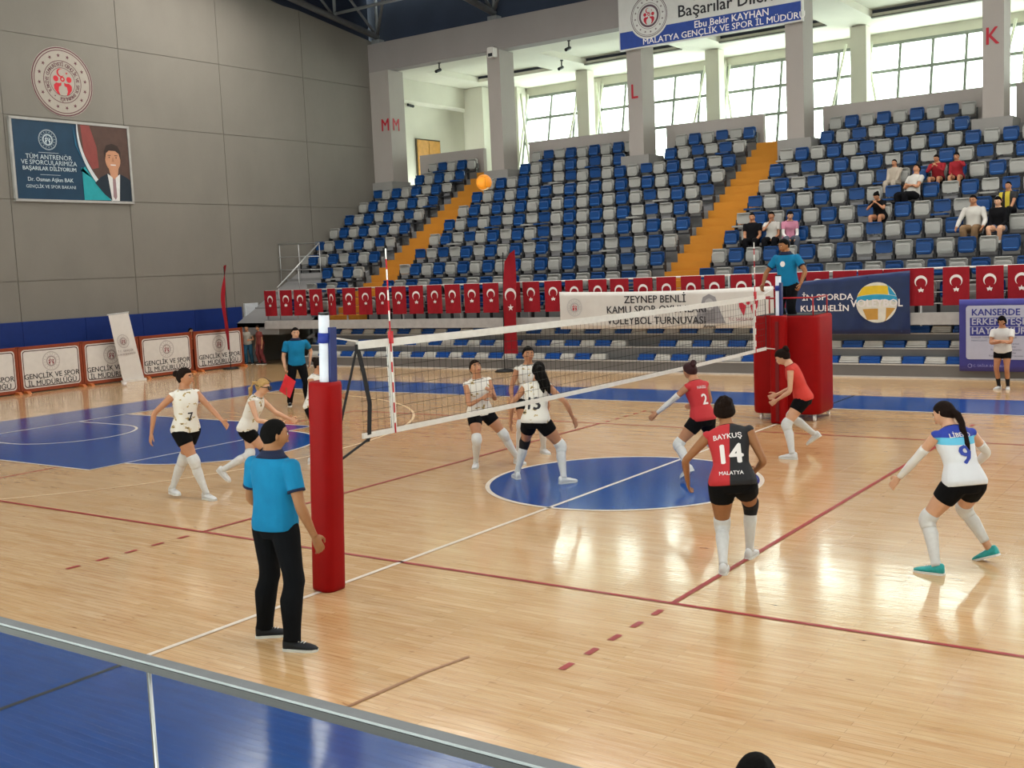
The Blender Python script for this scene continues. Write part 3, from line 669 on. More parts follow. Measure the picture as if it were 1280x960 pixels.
# wall emblem and portrait poster on the left wall
Mw = frame((WX+.012, 0, 0), (0, 1, 0), (0, 0, 1))
em = thing('wall_emblem', 'large round red and white emblem with ring of stars on the left wall', 'emblem', (WX, 7.1, 8.82))
MB().prism(disc(0, 0, 1.0, 56), 0, .012, 'x').build('disc', mat('emblem_disc_white', '9d958b', .7, .03), em)
mb = MB(); emblem(mb, 0, 0, .985, frame((.012, 0, 0), (0, 1, 0), (0, 0, 1)), 0, 1, None, True); mb.build('print', [mat('maroon_print', '5a2f38', .6), mat('emblem_red', 'b3202c', .6)], em)
po = thing('wall_poster', 'dark teal framed poster with a portrait of a man in a suit on left wall', 'poster', (WX, 5.32, 5.39)); Mp = frame((.07, 0, 0), (0, 1, 0), (0, 0, 1)); pw, ph_ = 3.83, 2.26
MB().box((0, 0, 0), (.06, pw, ph_)).build('board', mat('poster_navy', '12324a', .45, .1, 2), po)
fr = MB()
for a, b in (((0, -.05, -.05), (.09, pw+.05, .02)), ((0, -.05, ph_-.02), (.09, pw+.05, ph_+.05)), ((0, -.05, 0), (.09, .02, ph_)), ((0, pw-.02, 0), (.09, pw+.05, ph_))): fr.box(a, b)
fr.build('frame', mat('poster_frame_grey', '9a9894', .5), po)
def curve_x(v): return 2.10+1.15*(1-v)**2.2*1.05 if v < 1 else 2.1      # left edge of the portrait, v = height fraction
vs_ = [k/14 for k in range(15)]
mb = MB()
flat(mb, [(curve_x(v)-.02, v*ph_) for v in vs_]+[(pw-.03, ph_-.02), (pw-.03, .02)], Mp, 0, .001)
flat(mb, [(curve_x(v)-.16*(1.2-v), v*ph_) for v in vs_]+[(curve_x(v), v*ph_) for v in vs_[::-1]], Mp, 1, .004)
flat(mb, [(2.15, .03)]+[(curve_x(v)-.17, v*ph_) for v in (.02, .15, .3, .45)]+[(2.1, .9), (2.1, .03)][:1]+[(2.15, 1.0)], Mp, 2, .003)
flat(mb, [(curve_x(.97)-.15, ph_*.97), (curve_x(.7)-.14, ph_*.7), (curve_x(.5)-.13, ph_*.5), (1.98, ph_*.72)], Mp, 3, .003)
flat(mb, [(2.2, ph_-.03), (2.25, 1.4), (2.5, .95), (2.72, 1.0), (2.70, 1.6), (2.5, ph_-.03)], Mp, 4, .003)   # dark red drape
mb.build('backdrop', [mat('poster_brown', '4a352e', .5, .1), mat('poster_silver', 'b9bdc0', .4), mat('poster_teal', '1d8c94', .5), mat('poster_blue', '1c5a78', .5), mat('poster_dark_red', '7c3a36', .5)], po)
mb = MB(); c = 3.22
flat(mb, [(2.55, .55), (2.75, .72), (3.0, .84), (3.45, .84), (3.68, .74), (pw-.03, .66), (pw-.03, .02), (3.12, .02), (2.85, .22)], Mp, 0, .006)
flat(mb, [(3.0, .84), (3.10, .03), (3.36, .03), (3.44, .84), (3.22, .70)], Mp, 1, .008); flat(mb, [(3.17, .74), (3.27, .74), (3.28, .15), (3.22, .06), (3.15, .15)], Mp, 2, .010)
flat(mb, [(3.06, .98), (3.10, .78), (3.22, .68), (3.36, .78), (3.40, 1.0)], Mp, 3, .011)
flat(mb, disc(c, 1.27, .36, 24, .74), Mp, 3, .013)
flat(mb, [(c-.27, 1.25), (c-.29, 1.5), (c-.2, 1.68), (c, 1.74), (c+.2, 1.68), (c+.29, 1.5), (c+.27, 1.25), (c+.22, 1.45), (c+.1, 1.53), (c-.12, 1.53), (c-.22, 1.45)], Mp, 4, .015)
for sx in (-1, 1): flat(mb, rect(c+sx*.12-.055, 1.38, c+sx*.12+.055, 1.40), Mp, 4, .016); flat(mb, disc(c+sx*.12, 1.33, .022, 8), Mp, 4, .016)
flat(mb, rect(c-.09, 1.09, c+.09, 1.12), Mp, 1, .016); flat(mb, [(c-.02, 1.32), (c+.02, 1.32), (c+.045, 1.2), (c-.045, 1.2)], Mp, 5, .016)
mb.build('portrait', [mat('suit_navy', '17222e', .6), mat('shirt_white_print', 'c8c6c4', .6), mat('tie_mauve', '8a6f72', .6), mat('skin_print', 'b07f62', .6), mat('hair_print', '2e211d', .6), mat('skin_shade_print', '9a6b50', .6)], po)
mb = MB(); emblem(mb, 1.10, 1.72, .29, Mp, 0, 0)
for s_, yy, sz, bd in (('TÜM ANTRENÖR', 1.22, .19, .0), ('VE SPORCULARIMIZA', 1.06, .185, .0), ('BAŞARILAR DİLİYORUM', .89, .155, .02), ('Dr. Osman Aşkın BAK', .58, .155, .02), ('GENÇLİK VE SPOR BAKANI', .38, .13, .0)): letter(mb, s_, sz, Mp, 1.10, yy, 0, bold=bd, off=.005)
flat(mb, rect(.78, 1.345, 1.42, 1.355), Mp, 0, .004); flat(mb, rect(.78, .715, 1.42, .725), Mp, 0, .004)
mb.build('lettering', mat('poster_text_grey', 'b4c0c6', .5), po)

# advertising boards along the left wall
M_OR = mat('burnt_orange_frame', '8a3f26', .55); M_BRD = mat('board_white', 'd0cac4', .45, .03); M_BRN = mat('board_line_brown', '4f2f2c', .6); M_FOOT = mat('orange_foot', 'b4622e', .5)
BY = [(2.42, 4.38), (4.44, 6.36), (6.42, 8.30), (8.38, 10.30), (10.42, 12.40)]
blab = ['at the left edge of the photo', 'fully in view, second from left', 'half hidden behind the roll-up banner', 'just right of the roll-up banner', 'behind the tall narrow red flag']
for i, (y0, y1) in enumerate(BY):
    t = thing('advertising_board', 'white sports directorate board with orange frame, '+blab[i], 'board', (-21.42, (y0+y1)/2, 0)); w2 = (y1-y0)/2; Ma = frame((.03, 0, 0), (0, 1, 0), (0, 0, 1))
    MB().box((0, -w2, .04), (.03, w2, 1.26)).build('panel', M_OR, t)
    mb = MB(); flat(mb, rounded(-w2+.07, .12, w2-.07, 1.2, .09), Ma, 0, .002); 
    P1 = rounded(-w2+.10, .15, w2-.10, 1.17, .08); P2 = rounded(-w2+.125, .175, w2-.125, 1.145, .07); k = len(P1)
    mb.add([(a, b, .004) for a, b in P1+P2], [(j, (j+1) % k, k+(j+1) % k, k+j) for j in range(k)], 1, Ma)
    mb.build('white_field', [M_BRD, M_BRN], t)
    mb = MB(); emblem(mb, 0, .83, .27, Ma, 0, 1); letter(mb, 'GENÇLİK VE SPOR', .205, Ma, 0, .44, 2, bold=.022); letter(mb, 'İL MÜDÜRLÜĞÜ', .205, Ma, 0, .245, 2, bold=.022)
    mb.build('lettering', [mat('taupe_print', '8d7f7d', .6), mat('maroon_ink', '7c2a34', .6), M_INK], t)
    fb = MB().box((-.015, -w2-.02, 0), (.045, -w2+.03, 1.3)).box((-.015, w2-.03, 0), (.045, w2+.02, 1.3)).box((-.015, -w2, 1.24), (.045, w2, 1.29)).box((-.015, -w2, .03), (.045, w2, .08)); fb.build('frame', M_OR, t)
    for s_ in (-1, 1): MB().prism([(-.22, 0), (.28, 0), (.20, .07), (-.15, .07)], s_*(w2-.1)-.05, s_*(w2-.1)+.05, 'y').build('foot', M_FOOT, t)

# roll-up banner
A, B = at(157, 480, 'z', 0), at(176, 476, 'z', 0); ru = thing('rollup_banner', 'narrow white roll-up banner standing tilted before the boards', 'banner', (-20.95, 7.75, 0))
L0 = Vector((0, -.38, .06)); L1 = Vector((0, .36, .06)); U0 = Vector((-.05, -.66, 2.0)); U1 = Vector((-.05, .02, 2.04))
MB().add([L0, L1, U1, U0, L0+Vector((.01, 0, 0)), L1+Vector((.01, 0, 0)), U1+Vector((.01, 0, 0)), U0+Vector((.01, 0, 0))], [(0, 1, 2, 3), (7, 6, 5, 4), (0, 4, 5, 1), (2, 6, 7, 3), (1, 5, 6, 2), (0, 3, 7, 4)]).build('sheet', M_BRD, ru)
MB().box((-.06, -.4, 0), (.07, .4, .07)).build('cassette', mat('white_plastic', 'cfcac4', .5), ru); MB().tube([(-.06, -.69, 2.02), (-.06, .05, 2.06)], .018, 6).build('top_bar', M_RAIL, ru)
MB().tube([(-.04, 0, .05), (-.09, -.3, 2.02)], .012, 6).build('support_pole', M_RAIL, ru)
up = (U0-L0).normalized(); Mr = frame((.0, -.34, 1.0), (0, 1, .03), up); mb = MB(); emblem(mb, .10, .22, .2, Mr, 0, 1, off=.02); letter(mb, 'T.C. GENÇLİK', .085, Mr, .12, -.07, 0, off=.02, bold=.01); letter(mb, 've SPOR BAKANLIĞI', .07, Mr, .12, -.17, 0, off=.02, bold=.01); mb.build('print', [MATS['taupe_print'], MATS['maroon_ink']], ru)
t = thing('plastic_cup', 'small white cup on the floor at the foot of the roll-up banner', 'cup', at(156, 483, 'z', 0)); MB().cyl((0, 0, 0), .05, .13, 14, 0, .065).build('cup_wall', M_FW, t, True); MB().cyl((0, 0, .128), .068, .012, 14).build('rim', mat('white_plastic', 'cfcac4', .5), t)

# tall red feather flags
t = thing('feather_flag', 'tall narrow red flag seen edge on beside the last left board', 'flag', (-21.0, 11.5, 0))
MB().cyl((0, 0, 0), .28, .05, 24, 0, .22).build('base', M_BLK, t, True); MB().tube([(0, 0, 0), (0, 0, 1.2), (0, .0, 3.3)], .014, 8).build('pole', M_BLK, t)
V = []; n = 18
for k in range(n+1):
    z = .62+2.72*k/n; wv = .30*(1-(k/n)**3*.85)*(.35+.65*min(1, k/4)); V += [(0.1*sin(k*.5)*.4, -.02, z), (.05+.12*sin(k*.4), -.02-wv*.9*cos(k*.08), z+.02)]
MB().add(V+[(a+.006, b+.004, c_) for a, b, c_ in V], [(2*k, 2*k+1, 2*k+3, 2*k+2) for k in range(n)]+[(2*k+2*n+2, 2*k+2*n+4, 2*k+2*n+5, 2*k+2*n+3) for k in range(n)]).build('cloth', M_FLAG, t, True)
t = thing('feather_flag', 'tall broad red crescent flag standing in front of the grandstand behind the net', 'flag', (-10.75, 12.45, 0))
MB().cyl((0, 0, 0), .30, .06, 24, 0, .2).build('base', M_BLK, t, True); MB().tube([(0, 0, .05), (0, 0, .6), (.1, .02, 3.3)], .014, 8).build('pole', M_BLK, t)
V = []; n = 16
for k in range(n+1):
    z = .5+2.86*k/n; xl = -.02+.14*(k/n); xr = .46+.06*(k/n); V += [(xl+.03*(k/n), .03*sin(k*.5), z - (.30 if k == n else .12 if k == n-1 else 0)), ((xl+xr)/2, .05*sin(k*.5+1), z-(.1 if k == n else 0)), (xr, .03*sin(k*.5+2), z)]
MB().add(V, [(3*k+i, 3*k+i+1, 3*k+i+4, 3*k+i+3) for k in range(n) for i in (0, 1)]).build('cloth', M_FLAG, t, True)
mb = MB(); Mf = frame((0.04, -.06, 0), (1, 0, 0), (.03, 0, 1)); crescent(mb, .25, 2.13, .19, Mf, 0, .01, -90); flat(mb, star(.25, 1.78, .10), Mf, 0, .01); mb.build('crescent_and_star', M_FW, t)
# ------------------------------------------------------------ net, posts, antennas
M_PADR = mat('red_vinyl_pad', '8c0608', .55, .06, 5, .12, spec=.12, bscale=30); M_TUBE = mat('white_post_enamel', 'cfd2dc', .3); M_STRAP = mat('blue_strap', '1c2f86', .5); M_BLACKW = mat('black_webbing', '17171b', .7); M_TAPE = mat('white_net_tape', 'cfccc8', .7, .05, 12)
M_NAVYT = mat('navy_post_channel', '18245e', .4)
def post(P, label, rz, zpad, padr, back):
    t = thing('net_post', label, 'net post', P, rz)
    m = MB(); Q = rounded(-padr, -padr, padr, padr, padr*.62, 4)
    m.rings([[(x*s_, y*s_, z) for x, y in Q] for z, s_ in ((.01, .98), (.04, 1), (.5, 1.0), (.52, .99), (.9, 1.01), (1.3, .985), (1.75, 1.0), (zpad-.03, 1), (zpad, .95))])
    m.build('post_pad', M_PADR, t, True)
    MB().box((-.006, back*padr-.02, .05), (.05, back*padr+.02, zpad-.1)).build('pad_seam', mat('dark_red_seam', '6a0d12', .6), t)
    MB().cyl((0, 0, 0), .048, 2.53, 20).build('tube', M_TUBE, t, True); MB().box((.035, back*.03-.03, zpad-.1), (.075, back*.03+.05, 2.42)).build('channel', M_NAVYT, t)
    MB().cyl((0, 0, 2.28), .056, .09, 20).build('strap', M_STRAP, t, True); MB().cyl((0, 0, 2.53), .05, .02, 20).build('cap', M_BLK, t)
    return t
np_ = post((0, -5.52, 0), 'near net post in a red cylindrical pad with white tube on top', 0, 1.93, .128, 1)
fp = post((0, 5.5, 0), 'far net post in red pad in front of the umpire platform', 0, 1.86, .13, -1)
np_.rotation_euler.y = radians(3.3); fp.rotation_euler.y = radians(.6)
def zt(y): return 2.24-.03*(1-((y)/4.75)**2)
net = thing('volleyball_net', 'black volleyball net with white tapes stretched across the court', 'net', (0, 0, 0))
NY0, NY1 = -4.95, 4.95; ZB = .93
m = MB(); n = 24
for a, b, nm in ((0, -.075, 'top_tape'), (-ZB+.05, -ZB, 'bottom_tape')):
    m = MB(); R = []
    for k in range(n+1):
        y = NY0+(NY1-NY0)*k/n; z = zt(y); wob = .004*sin(k*1.9); R.append([(-.012+wob, y, z+a), (.012+wob, y, z+a), (.012+wob, y, z+b), (-.012+wob, y, z+b)])
    m.rings(R); m.build(nm, M_TAPE, net)
for s_ in (-1, 1): MB().box((-.014, s_*4.5-.03, zt(4.5)-ZB), (.014, s_*4.5+.03, zt(4.5))).build('side_band', M_TAPE, net)
M_CORD = mat('black_net_cord', '26231f', .9)
m = MB(); r = .0020
k = 0; y = NY0+.02
while y < NY1:
    z = zt(y); m.tube([(0, y, z-.07), (0, y+.004*sin(y*9), z-ZB+.04)], r, 4, cap=False); y += .10
for q in range(1, 9):
    m.tube([(0, NY0+(NY1-NY0)*k/n, zt(NY0+(NY1-NY0)*k/n)-.07-.1*q+.0) for k in range(n+1)], r, 4, cap=False)
m.build('mesh', M_CORD, net)['kind'] = 'stuff'
for s_ in (-1, 1):
    m = MB(); m.tube([(0, s_*4.95, zt(4.95)-.0), (-.02, s_*5.42, 2.33)], .008, 6); m.build('tension_cable', M_TAPE, net)
    m = MB(); y = s_*4.96
    def ribbon(pts, w, ax=(0, 1, 0)):
        pts = [Vector(p) for p in pts]; a = Vector(ax)*w/2; R = [[p-a-Vector((.003, 0, 0)), p+a-Vector((.003, 0, 0)), p+a+Vector((.003, 0, 0)), p-a+Vector((.003, 0, 0))] for p in pts]
        return MB().rings(R)
    if s_ < 0:
        ribbon([(0, y, zt(y)-.03), (.01, y+.06, zt(y)-.3), (.02, y+.11, zt(y)-.6), (.01, y+.09, zt(y)-.9), (0, y+.07, zt(y)-.97)], .055).build('end_strap', M_BLACKW, net)
        ribbon([(0, y, zt(y)-.05), (0, y-.16, zt(y)-.45), (0, y-.38, zt(y)-1.0)], .03).build('diagonal_strap', M_BLACKW, net)
        MB().tube([(0, y+.07, zt(y)-.95), (0, y-.42, zt(y)-1.12)], .012, 6).build('lower_rope', M_BLACKW, net)
    else:
        ribbon([(0, y, zt(y)-.03), (.01, y, zt(y)-.5), (0, y, zt(y)-.95)], .02).build('end_strap', M_BLACKW, net)
        MB().tube([(0, y, zt(y)-.9), (0, y+.42, zt(y)-.95)], .010, 6).build('lower_rope', M_TAPE, net)
M_ANTR = mat('antenna_red', 'b81f2a', .4); M_ANTW = mat('antenna_white', 'e6e2de', .4)
for s_, lb in ((-1, 'red and white striped antenna on the net end near the padded post'), (1, 'red and white striped antenna on the far end of the net')):
    t = thing('net_antenna', lb, 'antenna', (.02, s_*4.5, zt(4.5)-ZB), 0); m = MB()
    for k in range(18): m.cyl((0, 0, .1*k), .0075, .1, 8, k % 2)
    m.build('rod', [M_ANTR, M_ANTW], t); MB().box((-.015, -.02, .88), (.02, .02, 1.0)).build('clamp', M_ANTR, t)

# ball in the air
bt = thing('volleyball', 'orange and white volleyball high in the air above the net', 'ball', at(605, 228, 'y', -.6)); bl_ = MB()
m = MB(); N = 24
for face in range(6):
    ax = [Vector(v) for v in ((1, 0, 0), (-1, 0, 0), (0, 1, 0), (0, -1, 0), (0, 0, 1), (0, 0, -1))][face]
    u = Vector((ax.y, ax.z, ax.x)); v = ax.cross(u)
    for s in range(3):
        R = []; a0, a1 = (-1+2*s/3)*.97, (-1+2*(s+1)/3)*.97
        R = [[(ax+u*(a0+(a1-a0)*i/4)*.985+v*(-1+2*j/9)*.985).normalized()*(.105 if 0 < i < 4 and 0 < j < 9 else .1025) for i in range(5)] for j in range(10)]
        m.v += [tuple(p) for r_ in R for p in r_]; o = len(m.v)-50
        for j in range(9):
            for i in range(4): m.f.append((o+j*5+i, o+j*5+i+1, o+j*5+i+6, o+j*5+i+5)); m.m.append(1 if s == 1 and face in (2, 5) else 0)
m.build('panel_cover', [mat('ball_orange', 'e08a1e', .5), mat('ball_cream', 'e9dcc0', .5)], bt, True)
MB().ball((0, 0, 0), .101, 20, 14).build('bladder', mat('ball_seam', '7a4a1c', .7), bt, True)

# ------------------------------------------------------------ umpire platform
up = thing('umpire_platform', 'wheeled umpire platform wrapped in tall red padding behind far net post', 'umpire stand', (-.03, 6.25, 0), radians(3))
X0, X1, Y0_, Y1_ = -.60, .60, -.48, .52
m = MB(); P = rounded(X0, Y0_, X1, Y1_, .17, 5)
m.rings([[(x*s_, y*s_, z) for x, y in P] for z, s_ in ((.12, .97), (.15, 1), (.8, 1.0), (1.3, .995), (1.79, 1), (1.83, .97))]); m.build('padding', M_PADR, up, True)
MB().box((-.33, Y0_-.03, 1.05), (-.05, Y0_+.02, 1.85)).build('front_flap', M_PADR, up)
for x in (-.02,): MB().box((x-.006, Y0_-.012, .15), (x+.006, Y0_+.01, 1.8)).build('pad_seam', MATS['dark_red_seam'], up)
MB().box((X0+.1, Y0_+.1, 1.835), (X1-.1, Y1_-.1, 1.84)).build('deck_edge', mat('dark_deck', '2b2b2e', .7), up)
m = MB()
rails_ = [((-.55, -.40, 1.8), (-.55, -.40, 2.14)), ((.5, -.40, 1.8), (.5, -.40, 2.14)), ((-.1, -.40, 1.8), (-.1, -.40, 2.14)), ((-.55, .42, 1.8), (-.55, .42, 2.14)), ((.5, .42, 1.8), (.5, .42, 2.14)), ((-.55, -.40, 2.14), (.5, -.40, 2.14)), ((-.55, -.40, 2.14), (-.55, .42, 2.14)), ((.5, -.40, 2.14), (.5, .42, 2.14))]
for p, q in rails_: MB().tube([p, q], .014, 8).build('guard_tube', mat('red_enamel', '9c1620', .35), up, True)
for x in (-.45, .1, .5):
    for y in (-.4, .42):
        c = MB().cyl((x, y, .06), .03, .07, 10).build('caster', M_RAIL, up); MB().prism(disc(y, .05, .05, 14), x-.018, x+.018, 'x').build('wheel', M_FW, c)

# ------------------------------------------------------------ near glass rail
gr = thing('glass_balustrade', 'grey rail over clear glass panels in the lower left corner', 'railing', (3.0, -9.8, 0)); GZ = 1.275
M_RG = mat('grey_anodised_rail', '74787a', .6); M_GASK = mat('black_gasket', '1b1c1f', .5)
MB().box((-6, -.06, GZ-.012), (6, .0, GZ+.0)).build('rail_top', M_RG, gr); MB().box((-6, -.064, GZ-.045), (6, -.01, GZ-.012)).build('gasket', M_GASK, gr)
for a, b in ((-6, -2.0), (-1.99, .235), (.262, 2.2), (2.21, 6)):
    MB().add([(a, -.035, .05), (b, -.035, .05), (b, -.035, GZ-.04), (a, -.035, GZ-.04)], [(0, 1, 2, 3)]).build('glass_pane', M_GLASS, gr)
for x in (-2.0, .25, 2.2, 4.4):
    MB().tube([(x, -.036, 0), (x, -.036, GZ-.04)], .0075, 8).build('post', M_RAIL, gr, True); MB().box((x-.02, -.038, 0), (x-.009, -.03, GZ-.04)).build('seal', M_GASK, gr)
MB().box((-6, -.1, 0), (6, .02, .05)).build('base_channel', M_RG, gr)
# ------------------------------------------------------------ people
def skinmat(name, col): return mat(name, col, .55, .05, 20, spec=.35)
SK_L = skinmat('light_skin', 'c99a7c'); SK_M = skinmat('tanned_skin', 'b07c5c'); SK_D = skinmat('brown_skin', '94633f')
M_HB = mat('black_hair', '0c0a09', .8, .2, 60, .4, spec=.08, bscale=120); M_HBR = mat('dark_brown_hair', '1a100b', .8, .25, 60, .4, spec=.1, bscale=120); M_HBL = mat('blonde_hair', 'a8844f', .5, .25, 60, .5, bscale=120); M_HRD = mat('auburn_hair', '2e0d10', .6, .25, 60, .4, spec=.25, bscale=120)
M_POLO = mat('turquoise_polo_cloth', '11719c', .85, .07, 9, .2, spec=.2, bscale=200); M_TRS = mat('black_trouser_cloth', '0b0c10', .9, .12, 9, .2, spec=.15, bscale=200); M_NAVC = mat('navy_trim_cloth', '141c38', .8)
M_SHORT = mat('black_shorts_cloth', '0a0a0d', .9, .12, 12, .2, spec=.15, bscale=200); M_SOCK = mat('white_sock_knit', 'cfcfce', .85, .05, 30, .25, bscale=300); M_SLV = mat('white_sleeve_knit', 'd3d0cd', .8)
M_KPB = mat('black_knee_pad', '16161a', .8); M_SHW = mat('white_trainer', 'd2d3d4', .5, .04, 30); M_SHB = mat('black_trainer', '191b20', .6, .1, 30); M_SHT = mat('teal_trainer', '2f9c9c', .5, .15, 30); M_SOLE = mat('white_sole', 'd8d8d4', .5)
M_EYEW = mat('eye_white', 'd9d4cf', .3); M_EYED = mat('eye_iris', '20140f', .3); M_LIP = mat('lips', '9a5148', .5); M_BROW = mat('eyebrow', '1f1612', .8)
def jersey(name, base, spots, cov=.60, sc=9):
    t = NT(name); t.b.inputs['Roughness'].default_value = .8
    n = t.noise(t.coord((1, 1, 1.6)), sc, 3, .6); t.l(t.ramp(n, [(cov-.02, lin(base)), (cov+.02, lin(spots)), (cov+.09, lin('2a2522'))]), t.b.inputs['Base Color']); return t.m
J_WHITE = jersey('white_gold_patterned_jersey', 'dcd8d0', 'b49a5e', .60)
def split(name, stops, axis=0, k=1.0, off=0):
    'two-colour jersey divided in the cloth'
    t = NT(name); t.b.inputs['Roughness'].default_value = .8; c = t.n('ShaderNodeTexCoord'); s_ = t.n('ShaderNodeSeparateXYZ'); t.l(c.outputs['Object'], s_.inputs[0])
    v = t.math('ADD', t.math('MULTIPLY', s_.outputs[axis], k), off); r = t.n('ShaderNodeValToRGB'); r.color_ramp.interpolation = 'CONSTANT'; t.l(v, r.inputs[0])
    e = r.color_ramp.elements
    while len(e) < len(stops): e.new(.5)
    for i, (p, c_) in enumerate(stops): e[i].position = p; e[i].color = lin(c_)
    t.l(r.outputs[0], t.b.inputs['Base Color']); return t.m
J_RB = split('red_jersey_black_right_side', [(0, 'b5262c'), (.43, '17161b')], 0, 1, .5)
J_RED = mat('red_jersey_cloth', 'c43a30', .8, .08, 10, .2, bscale=200)
J_BLU = split('blue_over_white_jersey', [(0, 'd4d5da'), (.565, '5fb6d8'), (.595, '22389a')], 2, .5, 0)
def sock_c(c): return c

def blob(mb, vox, smooth=3, name='b'):
    'fuse the overlapping lofts into one continuous skin'
    me = mb.mesh(name, []); me.materials.clear(); o = bpy.data.objects.new('tmp', me); COL.objects.link(o)
    m = o.modifiers.new('r', 'REMESH'); m.mode = 'VOXEL'; m.voxel_size = vox; m.use_smooth_shade = True
    if smooth: q = o.modifiers.new('s', 'SMOOTH'); q.iterations = smooth; q.factor = .5
    dg = bpy.context.evaluated_depsgraph_get(); out = bpy.data.meshes.new_from_object(o.evaluated_get(dg))
    bpy.data.objects.remove(o); bpy.data.meshes.remove(me); out.name = name
    out.polygons.foreach_set('use_smooth', [True]*len(out.polygons)); return out
def Rz(a): return Matrix.Rotation(a, 3, 'Z')
def Rx(a): return Matrix.Rotation(a, 3, 'X')
def Ry(a): return Matrix.Rotation(a, 3, 'Y')
def ell(c, X, Y_, a, b, n=14, p=1.0):
    R = []
    for k in range(n):
        t = 2*pi*k/n; cx, sy = cos(t), sin(t)
        if p != 1: cx = math.copysign(abs(cx)**p, cx); sy = math.copysign(abs(sy)**p, sy)
        R.append(c+X*(a*cx)+Y_*(b*sy))
    return R
def ik(A, T_, l1, l2, pole):
    d = T_-A; L = d.length; mx = (l1+l2)*.998
    if L > mx: T_ = A+d*(mx/L); d = T_-A; L = mx
    L = max(L, abs(l1-l2)+.02); u = d.normalized(); p = (pole-u*pole.dot(u)).normalized()
    a = (l1*l1-l2*l2+L*L)/(2*L); h = sqrt(max(0, l1*l1-a*a)); return A+u*a+p*h, T_
class Limb:
    def __init__(s, pts, ref, bend=.16):
        s.p = pts; s.ref = ref; s.b = bend
    def raw(s, t):
        n = len(s.p)-1; i = min(max(int(math.floor(t)), 0), n-1); return s.p[i].lerp(s.p[i+1], t-i) if 0 <= t-i <= 1 else s.p[i]+(s.p[i+1]-s.p[i])*(t-i)
    def pos(s, t):
        for j in range(1, len(s.p)-1):
            if abs(t-j) < s.b:
                u = (t-(j-s.b))/(2*s.b); A, B, C = s.raw(j-s.b), s.p[j], s.raw(j+s.b); return A*(1-u)**2+B*2*u*(1-u)+C*u*u
        return s.raw(t)
    def ring(s, t, a, b, dx=0, dy=0, n=12, g=0):
        T_ = (s.pos(t+.03)-s.pos(t-.03)).normalized(); F = (s.ref-T_*s.ref.dot(T_)).normalized(); X = F.cross(T_)
        return ell(s.pos(t)+X*dx+F*dy, X, F, a+g, b+g, n)
def interp(ST, t):
    for i in range(len(ST)-1):
        if ST[i][0] <= t <= ST[i+1][0]:
            u = (t-ST[i][0])/(ST[i+1][0]-ST[i][0]); return [p+(q-p)*u for p, q in zip(ST[i][1:], ST[i+1][1:])]
    return list(ST[0][1:] if t < ST[0][0] else ST[-1][1:])
def loft(mb, L, ST, t0, t1, n, H, g=0, seg=12, gf=None):
    R = []
    for k in range(n+1):
        t = t0+(t1-t0)*k/n; a, b, dy = interp(ST, t); gg = g if gf is None else gf(t)
        R.append(L.ring(t, a*H, b*H, 0, dy*H, seg, gg))
    mb.rings(R)

